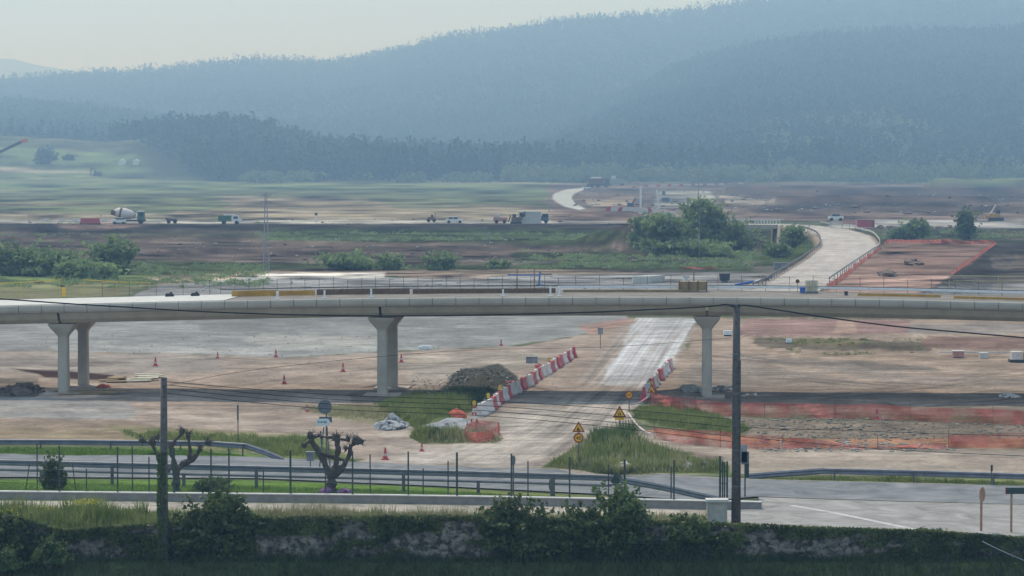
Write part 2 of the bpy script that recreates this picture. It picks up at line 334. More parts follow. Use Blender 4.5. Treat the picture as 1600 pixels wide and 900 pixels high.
# ------------------------------------------------------------------ ground colours, with some shade painted in (polygons are in photograph pixels, laid on the ground they cover)
DIRT = (.30, .255, .22); GRAV = (.225, .235, .24); PINK = (.30, .22, .19); SAND = (.42, .36, .29); GRN = (.095, .135, .05)
PALE = (.50, .49, .48); DARK = (.085, .075, .07); BRN = (.19, .15, .125); OLIVE = (.15, .165, .09)
PAINT = [  # polygon, colour, alpha, warp x, warp y
 ([(-400, 262), (2000, 262), (2000, 300), (-400, 300)], (.16, .20, .10), 1, 0, 0),
 ([(-400, 296), (2000, 296), (2000, 360), (-400, 360)], (.155, .18, .10), 1, 0, 0),
 ([(-400, 200), (175, 212), (240, 262), (330, 280), (-400, 266)], (.15, .21, .09), 1, 20, 5),
 ([(30, 214), (190, 212), (215, 240), (120, 236), (60, 226)], (.14, .15, .10), .8, 20, 4),
 ([(-200, 208), (140, 208), (100, 215), (-200, 213)], (.34, .36, .22), .8, 20, 1),
 ([(-200, 262), (20, 262), (145, 268), (145, 271), (-200, 266)], (.42, .38, .34), .8, 4, 1),
 ([(130, 272), (400, 274), (800, 284), (860, 288), (400, 281), (160, 278)], (.11, .10, .08), .5, 10, 1),
 ([(310, 273), (470, 276), (860, 286), (860, 288), (300, 276)], (.36, .33, .28), .55, 8, .8),
 ([(-200, 283), (860, 296), (860, 302), (-200, 294)], (.14, .20, .10), .7, 30, 3),
 ([(-200, 302), (250, 302), (470, 303), (250, 305), (-200, 304)], (.08, .08, .06), .6, 5, .6),
 ([(-200, 317), (120, 317), (215, 321), (-200, 320)], (.40, .32, .26), .7, 5, .6),
 ([(330, 306), (520, 310), (860, 322), (870, 344), (300, 342), (240, 334), (380, 326)], (.29, .235, .18), .85, 40, 3),
 ([(560, 314), (860, 304), (880, 318), (640, 326)], (.15, .18, .10), .7, 40, 3),
 ([(-200, 330), (240, 333), (300, 342), (-200, 343)], (.27, .22, .18), .7, 20, 1.5),
 ([(-200, 342.5), (1000, 344), (1000, 350), (-200, 350)], (.36, .345, .33), .9, 4, .7),
 ([(-200, 349.5), (1010, 350.5), (1010, 362), (-200, 362)], (.10, .085, .075), 1, 20, 1.5),  # shaded embankment face, the shade painted in as a dark strip
 ([(80, 350), (160, 348), (240, 350), (150, 362), (90, 356)], (.42, .30, .25), .9, 10, 1.5),
 ([(-200, 362), (1020, 362), (1100, 395), (1100, 430), (-200, 430)], (.19, .155, .13), 1, 0, 0),
 ([(400, 358), (960, 358), (1010, 376), (960, 384), (440, 378)], (.10, .145, .055), .95, 40, 3),
 ([(180, 360), (420, 362), (420, 372), (200, 372)], (.13, .13, .08), .8, 30, 2),
 ([(240, 373), (480, 375), (880, 384), (880, 388), (230, 380)], (.32, .26, .21), .8, 20, 1.5),
 ([(480, 384), (920, 385), (920, 390), (500, 388)], (.13, .11, .10), .8, 10, 1),
 ([(220, 388), (1000, 391), (960, 406), (220, 406)], (.20, .16, .14), .9, 30, 2),
 ([(360, 408), (500, 408), (500, 412), (360, 413)], (.35, .32, .28), .7, 15, .8),
 ([(715, 406), (960, 400), (960, 403), (718, 410)], (.34, .33, .31), .6, 4, .8),
 ([(-200, 405), (230, 408), (520, 412), (900, 414), (900, 424), (380, 424), (250, 433), (190, 452), (-200, 470)], (.105, .15, .06), .95, 40, 3),
 ([(-200, 440), (240, 440), (200, 462), (-200, 476)], (.20, .19, .11), .6, 40, 4),
 ([(800, 395), (1140, 392), (1260, 400), (1260, 424), (930, 424), (800, 414)], (.085, .12, .055), .95, 20, 2),
 ([(905, 376), (985, 370), (1010, 392), (905, 388)], (.15, .15, .09), .8, 10, 2),
 ([(955, 379), (984, 378), (986, 391), (954, 391)], (.36, .29, .25), .9, 2, .5),
 ([(985, 384), (1150, 396), (1170, 410), (1140, 404), (980, 390)], (.10, .13, .06), .8, 10, 2),
 ([(800, 410), (1000, 398), (1180, 412), (1190, 416), (1000, 402), (800, 415)], (.33, .31, .28), .6, 8, .7),
 ([(230, 434), (400, 422), (900, 420), (1000, 424), (1000, 430), (440, 432), (240, 446)], (.36, .30, .24), .9, 20, 2),
 ([(240, 446), (420, 431), (640, 434), (900, 428), (1130, 424), (1220, 428), (1200, 470), (200, 470)], (.215, .225, .235), 1, 20, 2),
 ([(405, 427), (600, 426), (598, 433), (405, 435)], (.66, .65, .63), .95, 4, .8),
 ([(620, 428), (760, 428), (760, 437), (640, 435)], (.30, .24, .20), .7, 20, 1.5),
 ([(1100, 405), (1290, 410), (1210, 450), (1150, 450), (1190, 425)], (.20, .19, .18), .8, 10, 2),
 # right far side
 ([(860, 286), (2000, 286), (2000, 345), (860, 345)], (.205, .15, .13), 1, 20, 2),
 ([(870, 296), (915, 291), (1015, 292), (1150, 291), (1200, 330), (1160, 345), (1010, 335), (905, 330)], (.27, .21, .18), 1, 6, 1),
 ([(1028, 298), (1108, 296), (1120, 320), (1050, 328), (1020, 325)], (.36, .35, .33), .9, 6, 1),
 ([(1088, 298), (1110, 299), (1120, 311), (1098, 309)], (.50, .50, .48), .9, 3, .8),
 ([(913, 313), (990, 311), (985, 320), (925, 323)], (.48, .38, .29), .95, 4, .8),
 ([(920, 297), (985, 294), (1000, 300), (930, 304)], (.17, .13, .12), .7, 6, 1),
 ([(1130, 304), (1270, 320), (1700, 312), (1700, 316), (1270, 322), (1130, 318)], (.44, .38, .33), .85, 14, 1),
 ([(1370, 288), (1450, 290), (1450, 293), (1380, 292)], (.46, .40, .36), .8, 10, .8),
 ([(1180, 319), (1460, 318), (1700, 332), (1700, 342), (1180, 334)], (.11, .095, .085), .7, 20, 2),
 ([(1340, 290), (1560, 292), (1700, 292), (1700, 312), (1560, 322), (1440, 318)], (.13, .10, .085), .6, 24, 3),
 ([(1180, 333), (2000, 331), (2000, 340), (1180, 342)], (.30, .22, .19), .8, 14, 1.5),
 ([(1300, 343), (2000, 343), (2000, 357), (1290, 357)], (.34, .33, .33), .95, 5, .8),
 ([(1340, 357), (2000, 357), (2000, 362), (1340, 361)], (.13, .13, .12), .9, 5, .8),
 ([(1340, 361), (2000, 361), (2000, 400), (1390, 382)], (.13, .155, .08), .95, 20, 2),
 ([(1540, 362), (2000, 360), (2000, 376), (1580, 374)], (.26, .19, .17), .8, 20, 2),
 ([(1180, 345), (1275, 352), (1285, 385), (1255, 405), (1195, 417), (1180, 400), (1165, 380)], (.095, .145, .05), .95, 8, 2),
 ([(1140, 372), (1175, 362), (1195, 372), (1190, 400), (1120, 398)], (.21, .17, .15), .95, 8, 2),
 ([(1165, 360), (1205, 358), (1205, 385), (1180, 385)], (.06, .055, .05), .6, 6, 2),  # shade in the overpass opening, painted as a dark patch
 # plateau on the right
 ([(1440, 384), (1660, 376), (2000, 420), (2000, 470), (1400, 470)], (.105, .095, .09), .95, 10, 3),
 ([(1560, 398), (2000, 398), (2000, 425), (1560, 420)], (.30, .27, .23), .7, 30, 3),
 ([(1470, 444), (2000, 440), (2000, 470), (1440, 468)], (.20, .21, .215), .8, 20, 2),
 ([(1388, 379), (1556, 381), (1512, 415), (1462, 446), (1420, 466), (1275, 466), (1330, 420)], (.33, .235, .205), 1, 4, 1),
 ([(1330, 400), (1388, 379), (1480, 380), (1400, 410), (1320, 440)], (.38, .28, .24), .5, 20, 4),
 # beneath / in front of the viaduct
 ([(-400, 490), (990, 490), (990, 500), (920, 522), (800, 541), (660, 547), (440, 559), (300, 553), (100, 549), (-400, 546)], (.235, .25, .255), 1, 24, 2),
 ([(-400, 500), (30, 500), (110, 530), (60, 546), (-400, 545)], (.21, .215, .22), .7, 30, 3),
 ([(300, 498), (820, 496), (760, 507), (640, 512), (520, 506), (470, 517), (380, 522), (300, 516)], (.155, .165, .17), .6, 50, 5),
 ([(80, 540), (420, 545), (420, 556), (250, 552), (80, 550)], (.34, .35, .35), .6, 30, 1.5),
 ([(400, 522), (620, 526), (600, 544), (430, 548)], (.36, .37, .35), .5, 50, 4),
 ([(-400, 546), (100, 549), (300, 553), (440, 559), (660, 547), (800, 541), (920, 522), (990, 500), (1000, 520), (900, 640), (820, 720), (600, 720), (400, 700), (200, 670), (-400, 640)], (.30, .258, .225), 1, 20, 2),
 ([(620, 556), (820, 548), (860, 560), (730, 592), (640, 604)], (.33, .305, .27), .8, 30, 3),
 ([(130, 552), (350, 556), (330, 584), (200, 582), (-400, 580), (-400, 552)], (.26, .245, .23), .8, 30, 3),
 ([(-400, 558), (150, 560), (200, 568), (150, 573), (-400, 570)], (.17, .155, .145), .8, 30, 1.5),
 ([(-400, 572), (200, 573), (210, 577), (-400, 577)], (.36, .32, .28), .7, 20, 1),
 ([(15, 576), (110, 580), (178, 586), (168, 594), (70, 590), (60, 584)], (.05, .03, .026), 1, 3, .8),
 ([(50, 619), (72, 606), (176, 605), (150, 621), (60, 624)], (.48, .38, .32), 1, 3, .6), ([(556, 612), (590, 603), (655, 604), (640, 616), (570, 620)], (.44, .36, .30), .9, 3, .8),
 ([(560, 606), (590, 600), (650, 601), (640, 604), (590, 605)], (.08, .07, .06), .9, 4, .8),
 ([(-400, 585), (60, 590), (60, 618), (30, 625), (-400, 625)], (.13, .12, .10), .85, 20, 3),
 ([(-400, 622), (60, 620), (180, 628), (230, 640), (190, 660), (-400, 652)], (.25, .26, .265), .9, 24, 2),
 ([(-400, 648), (200, 655), (260, 672), (-400, 672)], (.24, .195, .16), .9, 30, 3),
 ([(-400, 668), (270, 668), (300, 690), (-400, 700)], (.27, .225, .165), .95, 20, 2),
 ([(180, 664), (330, 672), (480, 680), (500, 716), (350, 704), (200, 694)], (.20, .195, .11), .85, 30, 3),
 ([(375, 684), (500, 680), (520, 700), (560, 724), (450, 716), (370, 700)], (.11, .15, .05), .9, 12, 3),
 ([(460, 638), (560, 632), (640, 640), (620, 668), (530, 655)], (.22, .22, .14), .8, 20, 2),
 ([(580, 628), (690, 616), (745, 622), (740, 642), (700, 655), (650, 668), (600, 650)], (.10, .135, .055), .95, 14, 3),
 ([(600, 600), (700, 612), (720, 618), (560, 636), (540, 618)], (.16, .14, .11), .7, 14, 2),
 ([(686, 612), (702, 590), (722, 576), (748, 574), (775, 568), (796, 578), (810, 590), (775, 612), (745, 640), (690, 630)], (.06, .062, .05), 1, 6, 1.2),
 ([(655, 668), (720, 652), (760, 658), (780, 670), (720, 690), (650, 690)], (.27, .265, .25), .9, 10, 2),
 ([(640, 672), (730, 680), (725, 692), (660, 694), (640, 684)], (.10, .14, .055), .9, 10, 2),
 ([(590, 655), (640, 650), (660, 690), (720, 710), (600, 700)], (.33, .31, .28), .6, 20, 3),
 # haul road and junction
 ([(1000, 496), (1095, 496), (1060, 570), (1010, 625), (985, 650), (1000, 690), (1100, 720), (1200, 740), (760, 745), (560, 720), (640, 700), (760, 690), (800, 650), (880, 590), (930, 540), (960, 510)], (.305, .275, .25), 1, 10, 1.5),
 ([(800, 640), (990, 632), (975, 660), (880, 690), (830, 730), (600, 722), (700, 700)], (.345, .325, .30), .8, 20, 3),
 ([(995, 497), (1092, 497), (1078, 520), (1062, 545), (1035, 578), (1000, 606), (935, 600), (945, 585), (958, 562), (980, 530), (985, 508)], (.39, .41, .435), .95, 7, 1.8),
 ([(920, 515), (1000, 498), (985, 508), (960, 530), (900, 600), (870, 600), (915, 545)], (.27, .225, .19), .8, 8, 2),
 ([(905, 508), (985, 496), (980, 505), (920, 522)], (.34, .20, .16), .6, 8, 2),
 # right dirt flats
 ([(1092, 497), (2000, 497), (2000, 640), (1010, 632), (1040, 580), (1075, 545)], (.285, .235, .195), 1, 10, 2),
 ([(1165, 498), (1420, 500), (1420, 520), (1300, 524), (1150, 524)], (.255, .175, .165), .9, 14, 2),
 ([(1310, 502), (1335, 502), (1338, 521), (1300, 520)], (.36, .27, .22), .8, 4, 1),
 ([(1420, 506), (2000, 505), (2000, 525), (1420, 520)], (.22, .21, .205), .8, 20, 2),
 ([(1180, 527), (1350, 530), (1450, 536), (1460, 551), (1280, 549), (1190, 541)], (.10, .09, .07), .9, 16, 2),
 ([(1240, 528), (1350, 532), (1340, 543), (1240, 538)], (.17, .15, .09), .7, 14, 2),
 ([(1450, 526), (2000, 530), (2000, 552), (1450, 545)], (.17, .115, .10), .85, 24, 2),
 ([(1080, 560), (1200, 552), (1330, 566), (1420, 588), (1600, 592), (2000, 620), (1500, 622), (1300, 622), (1100, 610), (1060, 590)], (.225, .20, .178), .85, 30, 4),
 ([(1320, 563), (1460, 574), (1470, 580), (1360, 578)], (.13, .12, .11), .7, 20, 1.5),
 ([(1180, 545), (2000, 556), (2000, 572), (1200, 560)], (.31, .25, .20), .7, 24, 2),
 ([(1060, 600), (1140, 598), (1150, 620), (1080, 622)], (.19, .165, .14), .8, 8, 2),
 ([(1090, 606), (1130, 604), (1150, 613), (1100, 616)], (.36, .31, .26), .9, 5, 1),
 ([(1015, 622), (2000, 640), (2000, 655), (1040, 645)], (.235, .20, .17), .8, 10, 2),
 ([(980, 640), (1060, 634), (1200, 655), (1600, 662), (2000, 668), (2000, 690), (1200, 684), (1060, 676), (985, 656)], (.21, .18, .145), 1, 14, 2),
 ([(985, 642), (1030, 632), (1090, 640), (1180, 668), (1160, 682), (1060, 674), (990, 656)], (.115, .155, .07), .95, 14, 2),
 ([(1010, 670), (1200, 686), (1600, 684), (2000, 690), (2000, 702), (1200, 700), (1030, 688)], (.36, .20, .13), .9, 10, 2),
 ([(960, 670), (1020, 676), (1200, 700), (2000, 702), (2000, 740), (1200, 742), (1100, 720), (1000, 690)], (.30, .27, .235), 1, 8, 1.5),
 ([(980, 682), (1020, 688), (1100, 704), (1600, 716), (1600, 722), (1100, 710), (1000, 692)], (.36, .31, .27), .7, 10, 1.5),
 (ISL_, (.12, .165, .055), 1, 8, 2),
 ([(1040, 704), (1080, 706), (1130, 714), (1130, 726), (1060, 722), (1040, 714)], (.20, .16, .14), .9, 6, 1.5),
 # grass strips
 ([(-400, 698), (300, 700), (440, 716), (-400, 712)], (.10, .165, .05), .95, 14, 1),
 ([(-400, 748), (400, 750), (720, 764), (1180, 790), (1190, 798), (-400, 780)], (.12, .21, .045), 1, 6, 1),
 ([(700, 764), (1180, 785), (1180, 796), (700, 784)], (.20, .21, .10), .6, 20, 2),
 ([(1170, 748), (1290, 746), (2000, 754), (2000, 762), (1180, 752)], (.16, .19, .08), .9, 20, 1),
 ([(-400, 778), (1180, 792), (1180, 812), (-400, 800)], (.36, .34, .31), 1, 5, .6),
 ([(-400, 800), (2000, 836), (2000, 920), (-400, 920)], (.05, .07, .03), 1, 5, 1),  # dark green with the shade before the wall painted in
 ([(-400, 795), (1080, 805), (1100, 815), (-400, 815)], (.14, .16, .07), .8, 20, 2),
]
ROADW = dict(  # main road (asphalt) and the pale apron
 asphalt=[(-400, 700), (0, 710), (250, 713), (420, 716), (560, 724), (760, 733), (880, 735), (1000, 741), (1170, 750), (1300, 754), (1600, 761), (2000, 772),
          (2000, 800), (1600, 790.5), (1300, 782), (1180, 778), (1100, 785), (960, 775), (700, 762), (400, 749), (0, 747), (-400, 745)],
 apron=[(1185, 779), (1300, 783), (1600, 791.5), (2000, 802), (2000, 870), (1600, 850), (1260, 832), (1130, 828), (1130, 800), (1190, 797)])
TRACKS = [  # pts, half-width px, colour, alpha
 ([(930, 690), (985, 610), (1060, 520)], 2.0, (.36, .34, .32), .5), ([(880, 640), (950, 560), (1010, 510)], 2.4, (.20, .165, .14), .5),
 ([(900, 640), (985, 560), (1030, 510)], 1.6, (.26, .24, .22), .45), ([(940, 640), (1010, 560), (1050, 510)], 1.8, (.30, .27, .24), .6), ([(962, 640), (1025, 570), (1065, 515)], 1.6, (.30, .28, .26), .5),
 ([(900, 615), (955, 560), (990, 520)], 1.5, (.24, .21, .18), .5), ([(610, 705), (760, 700), (850, 670), (930, 640)], 2.2, (.42, .40, .37), .5),
 ([(560, 700), (700, 706), (830, 700), (930, 660)], 1.8, (.26, .235, .21), .45), ([(640, 718), (800, 712), (900, 676)], 1.6, (.41, .385, .35), .5),
 ([(700, 724), (830, 716), (940, 655)], 1.2, (.24, .22, .20), .5),
 ([(0, 640), (200, 640), (420, 665), (560, 690), (700, 712)], 3.0, (.37, .34, .31), .45), ([(200, 625), (400, 645), (560, 672), (640, 700)], 2.0, (.24, .20, .175), .4),
 ([(150, 610), (300, 592), (420, 575), (640, 562)], 2.4, (.38, .30, .25), .55), ([(330, 600), (520, 590), (700, 566), (860, 545)], 2.0, (.22, .19, .165), .4),
 ([(300, 585), (470, 568), (640, 553), (820, 545)], 1.4, (.36, .30, .25), .5), ([(640, 549), (760, 545), (900, 535)], 1.0, (.20, .17, .15), .5),
 ([(1100, 560), (1250, 575), (1380, 600), (1500, 618)], 3.0, (.36, .28, .22), .55), ([(1090, 545), (1300, 556), (1600, 575)], 2.4, (.35, .28, .22), .5),
 ([(1120, 585), (1260, 590), (1420, 606), (1600, 612)], 1.6, (.18, .16, .14), .5), ([(1140, 552), (1300, 562), (1450, 578), (1600, 585)], 1.4, (.19, .17, .155), .5),
 ([(1200, 704), (1400, 708), (1600, 716)], 1.6, (.22, .20, .18), .45), ([(1150, 722), (1400, 722), (1600, 728)], 1.6, (.37, .31, .27), .5),
 ([(0, 600), (120, 598), (230, 603), (330, 612)], 1.2, (.36, .31, .26), .4), ([(40, 532), (160, 536), (330, 545)], 1.2, (.36, .36, .34), .5),
 ([(770, 626), (980, 626)], .8, (.33, .31, .29), .3)]
def noisewarp(px, py, wx, wy, s):
    if wx == 0: return px, py
    return px + wx * 2 * (fbm(px / 37, py / 9, s, 3) - .5), py + wy * 2 * (fbm(px / 28 + 7, py / 6, s + 9, 3) - .5)
def build_ground():
    pyr = np.concatenate([np.arange(925, 700, -1.5), np.arange(700, 480, -1.1), np.arange(480, 440, -1.0), np.arange(440, 345, -.5), np.arange(345, 300, -.7), np.arange(300, 293.5, -.5)])
    Yr = np.array([G(800, p, 0).y for p in pyr])
    # finer rows on the near bank, the far bank and the hills
    Yr = np.concatenate([np.linspace(40, Yr[0] - 1, 8), Yr, np.arange(108.5, 112, .35), np.linspace(662, 674, 10), np.linspace(Yr[-1] + 15, 5400, 170), [5600, 5900, 6300, 7400, 9800]])
    Yr = np.unique(np.round(Yr, 2))
    pxc = np.concatenate([np.arange(-700, -60, 24), np.arange(-60, 1661, 2.5), np.arange(1684, 2301, 24)])
    PX, YY = np.meshgrid(pxc, Yr)
    XX = (PX - 800) / F * (YY * cT + HC * sT)
    ZZ = height(XX, YY)
    px, py = proj(XX, YY, ZZ); px0, py0 = proj(XX, YY, 0.0)
    C = np.zeros(XX.shape + (3,)); C[:] = (.10, .12, .07)
    n1 = fbm(XX / 14, YY / 14, 40, 4); n2 = fbm(XX / 60, YY / 60, 41, 3)
    for k, (poly, col, al, wx, wy) in enumerate(PAINT):
        xs = [q[0] for q in poly]; ys = [q[1] for q in poly]
        sel = (px > min(xs) - 80) & (px < max(xs) + 80) & (py > min(ys) - 12) & (py < max(ys) + 12) & (YY < 2700)
        if not sel.any(): continue
        a, b = noisewarp(px[sel], py[sel], wx, wy, k * 3)
        d = sdf_poly(a, b * 2.2, [(q[0], q[1] * 2.2) for q in poly])
        soft = 1.2 if wx < 3 else 3.0
        m = (sstep(-soft, soft, d) * al)[:, None]
        C[sel] = C[sel] * (1 - m) + np.array(col) * m
    for pts, hw, col, al in TRACKS:
        d, _ = seg_dist(px, py * 2.0, [(q[0], q[1] * 2.0) for q in pts])
        d2 = d + 3 * (fbm(px / 30, py / 12, 77, 3) - .5)
        m = (1 - sstep(hw * .8, hw * 3.2, d2)) * al * np.clip(1.8 * fbm(px / 16, py / 5, 13, 3) - .2, 0, 1)
        C = C * (1 - m[..., None]) + np.array(col) * m[..., None]
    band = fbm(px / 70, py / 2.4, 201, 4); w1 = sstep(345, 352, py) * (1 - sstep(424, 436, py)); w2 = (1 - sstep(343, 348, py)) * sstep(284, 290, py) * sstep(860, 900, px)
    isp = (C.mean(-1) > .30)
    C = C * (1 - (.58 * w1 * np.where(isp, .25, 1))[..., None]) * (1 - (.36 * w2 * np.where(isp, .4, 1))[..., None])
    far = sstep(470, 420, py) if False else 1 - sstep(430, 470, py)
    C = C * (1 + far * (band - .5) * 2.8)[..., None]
    nearb = sstep(488, 500, py) * (1 - sstep(715, 735, py)); nb2 = fbm(px / 48 + 3, py / 5.5, 411, 5); isd_ = C[..., 0] > C[..., 1] * 1.02
    C = C * (1 + nearb * (nb2 - .5) * np.where(isd_, .75, .55))[..., None]
    # wheel ruts in pairs over the dirt flats
    rr = random.Random(12)
    for k in range(64):
        x0 = rr.uniform(-26, 26); y0 = rr.uniform(160, 262); a0 = rr.choice((rr.gauss(0, .28), rr.gauss(0, .28), rr.gauss(1.1, .3))); cv = rr.gauss(0, .012); L_ = rr.uniform(18, 60); pts = []; xx, yy_ = x0, y0
        for q in range(8): pts.append((xx, yy_)); xx += math.cos(a0) * L_ / 7; yy_ += math.sin(a0) * L_ / 7; a0 += cv * L_ / 7
        bx = [p_[0] for p_ in pts]; by = [p_[1] for p_ in pts]; sel = (XX > min(bx) - 3) & (XX < max(bx) + 3) & (YY > min(by) - 3) & (YY < max(by) + 3) & (YY > 152) & (YY < 300)
        if not sel.any(): continue
        dd_, _ = seg_dist(XX[sel], YY[sel], pts); isd = (C[sel][:, 0] > .17) & (C[sel][:, 0] > C[sel][:, 1] * 1.03); wv = (1 - sstep(.18, .55, np.abs(dd_ - 1.0))) * rr.choice((-.34, -.24, .22, -.3)) * np.clip(fbm(XX[sel] / 6, YY[sel] / 6, k, 2) * 2 - .4, 0, 1) * isd
        C[sel] = C[sel] * (1 + wv)[:, None]
    # ruts and dust streaks that follow the haul road
    cxr = np.interp(py, [480, 497, 545, 600, 640, 680, 730], [1060, 1045, 1008, 972, 930, 890, 820]); wr = np.interp(py, [497, 600, 680, 730], [52, 68, 120, 200])
    tr = (px - cxr) / wr; inr = np.clip(1 - np.abs(tr), 0, 1) > 0; stx = fbm(tr * 9 + 40, py / 70, 301, 4); st2 = fbm(tr * 26 + 9, py / 110, 302, 3)
    ms = (sstep(1.15, .85, np.abs(tr)) if False else (1 - sstep(.85, 1.15, np.abs(tr)))) * sstep(490, 500, py) * (1 - sstep(715, 735, py))
    C = C * (1 + ms * ((stx - .5) * .75 + (st2 - .5) * .5))[..., None]
    # ramp carriageway, verges
    d, par = seg_dist(XX, YY, [(p.x, p.y) for p in RAMPW])
    m = (1 - sstep(4.3, 4.9, d))[..., None]; vergem = (1 - sstep(5.2, 6.2, d))[..., None]
    ok = ((px > 1120) & (px < 1420) & (py > 340) & (py < 470))[..., None]
    C = np.where(ok, C * (1 - vergem) + np.array((.26, .22, .18)) * vergem, C)
    C = np.where(ok, C * (1 - m) + np.array((.41, .40, .39)) * m, C)
    for off in (-2.2, 0, 2.2):
        mm = np.exp(-((d - abs(off) - .2) / .5) ** 2)[..., None] * .25
        C = np.where(ok, C * (1 - mm) + np.array((.36, .34, .33)) * mm, C)
    # the far curved haul road
    poly = [(862, 309), (866, 302), (884, 296), (915, 293), (915, 295.5), (898, 302), (893, 309), (898, 317), (915, 326), (905, 328), (882, 323), (868, 315)]
    d = sdf_poly(px, py * 2, [(q[0], q[1] * 2) for q in poly]); m = sstep(-.8, 1.2, d)[..., None]
    C = C * (1 - m) + np.array((.62, .63, .64)) * m
    # forest floor
    ff = (sstep(2150, 2300, YY) * sstep(190, 260, px))[..., None]; C = C * (1 - ff) + np.array((.05, .065, .035)) * ff
    ff = (sstep(2620, 2720, YY))[..., None]; C = C * (1 - ff) + np.array((.05, .065, .035)) * ff
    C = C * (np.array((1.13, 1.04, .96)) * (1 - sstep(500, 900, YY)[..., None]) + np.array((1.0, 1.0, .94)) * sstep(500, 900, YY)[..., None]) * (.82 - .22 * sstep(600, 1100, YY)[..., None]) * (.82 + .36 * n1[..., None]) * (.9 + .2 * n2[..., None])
    n, mcol = XX.shape
    V = np.stack([XX, YY, ZZ], -1).reshape(-1, 3).astype(np.float32)
    idx = np.arange(n * mcol, dtype=np.int32).reshape(n, mcol)
    q = np.stack([idx[:-1, :-1], idx[:-1, 1:], idx[1:, 1:], idx[1:, :-1]], -1).reshape(-1, 4)
    me = bpy.data.meshes.new('ground'); me.vertices.add(len(V)); me.vertices.foreach_set('co', V.ravel())
    me.loops.add(q.size); me.loops.foreach_set('vertex_index', q.ravel()); me.polygons.add(len(q))
    me.polygons.foreach_set('loop_start', np.arange(len(q), dtype=np.int32) * 4); me.polygons.foreach_set('loop_total', np.full(len(q), 4, np.int32))
    me.polygons.foreach_set('use_smooth', np.ones(len(q), bool)); me.update(calc_edges=True)
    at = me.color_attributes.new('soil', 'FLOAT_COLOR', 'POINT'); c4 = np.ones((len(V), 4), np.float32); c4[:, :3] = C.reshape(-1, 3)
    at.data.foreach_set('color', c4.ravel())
    m = bpy.data.materials.new('ground_soil'); m.use_nodes = True; t = m.node_tree; N = t.nodes; L = t.links; b = N['Principled BSDF']
    b.inputs['Roughness'].default_value = 1.0; b.inputs['Specular IOR Level'].default_value = .02
    ca = N.new('ShaderNodeVertexColor'); ca.layer_name = 'soil'; tc = N.new('ShaderNodeNewGeometry')
    def noi(s, det, rough=.65, vec=None):
        z = N.new('ShaderNodeTexNoise'); z.inputs['Scale'].default_value = s; z.inputs['Detail'].default_value = det; z.inputs['Roughness'].default_value = rough
        L.new(vec or tc.outputs['Position'], z.inputs['Vector']); return z
    mp = N.new('ShaderNodeMapping'); mp.inputs['Scale'].default_value = (.7, 1, 1); L.new(tc.outputs['Position'], mp.inputs[0])
    a = noi(1.6, 10, .88); c = noi(.35, 6, .7, mp.outputs[0])
    def mrange(src, lo, hi, f0=.3, f1=.7):
        r = N.new('ShaderNodeMapRange'); r.inputs['From Min'].default_value = f0; r.inputs['From Max'].default_value = f1
        r.inputs['To Min'].default_value = lo; r.inputs['To Max'].default_value = hi; L.new(src, r.inputs[0]); return r.outputs[0]
    mu = N.new('ShaderNodeMath'); mu.operation = 'MULTIPLY'; L.new(mrange(a.outputs[0], .50, 1.55), mu.inputs[0]); L.new(mrange(c.outputs[0], .66, 1.36), mu.inputs[1])
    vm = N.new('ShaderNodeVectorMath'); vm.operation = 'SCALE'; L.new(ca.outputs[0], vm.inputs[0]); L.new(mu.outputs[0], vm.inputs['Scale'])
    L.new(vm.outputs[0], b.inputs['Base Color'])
    bp = N.new('ShaderNodeBump'); bp.inputs['Strength'].default_value = .5; bp.inputs['Distance'].default_value = .06; L.new(a.outputs[0], bp.inputs['Height'])
    L.new(bp.outputs[0], b.inputs['Normal'])
    me.materials.append(m); o = bpy.data.objects.new('ground', me); COL.objects.link(o); tag(o, kind='structure')
build_ground()
def hz(x, y): return float(height(np.array([x], float), np.array([y], float))[0])
def GG(px, py):
    """point on the real terrain seen under a photo pixel"""
    if py > 420:
        p = G(px, py, 0); z = hz(p.x, p.y)
        for _ in range(5): p = G(px, py, z); z = hz(p.x, p.y)
        p.z = z; return p
    x, y, k = ray(px, py); Ys = np.linspace(380, 4200, 7000); T = Ys / y; h_ = height(x * T, Ys); zr = HC + k * T
    i = int(np.argmax(zr <= h_)); return Vector((x * T[i], Ys[i], h_[i]))
def sheet(name, poly, z, m, sub=14):
    mb = MB(); pts = [G(x, y, 0) for x, y in poly]
    mb.add([(p.x, p.y, z) for p in pts], [tuple(range(len(pts)))])
    return tag(mb.build(name, m), kind='structure')
M['asphalt'] = mat('asphalt', (.13, .135, .14), .95, 0, .35, col2=(.25, .25, .25), space='World', dist=1.5, spec=.04)
M['apron'] = mat('apron', (.19, .18, .165), .85, 0, .4, col2=(.36, .34, .32), space='World', dist=1.5, spec=.04)
sheet('main_road', ROADW['asphalt'], .068, M['asphalt']); sheet('concrete_apron', ROADW['apron'], .072, M['apron'])
mb = MB()
for a, b in (((1236, 792), (1300, 803)), ((1300, 803), (1440, 832))):
    p, q = G(*a, 0), G(*b, 0); d = (q - p).normalized(); n_ = Vector((d.y, -d.x, 0)) * .16
    mb.add([(p + n_).to_tuple()[:2] + (.078,), (q + n_).to_tuple()[:2] + (.078,), (q - n_).to_tuple()[:2] + (.078,), (p - n_).to_tuple()[:2] + (.078,)], [(0, 1, 2, 3)])
tag(mb.build('road_line', mat('road_paint', (.30, .29, .28), .8, 0, 2.5, col2=(.56, .55, .53))), kind='structure')
mb = MB()
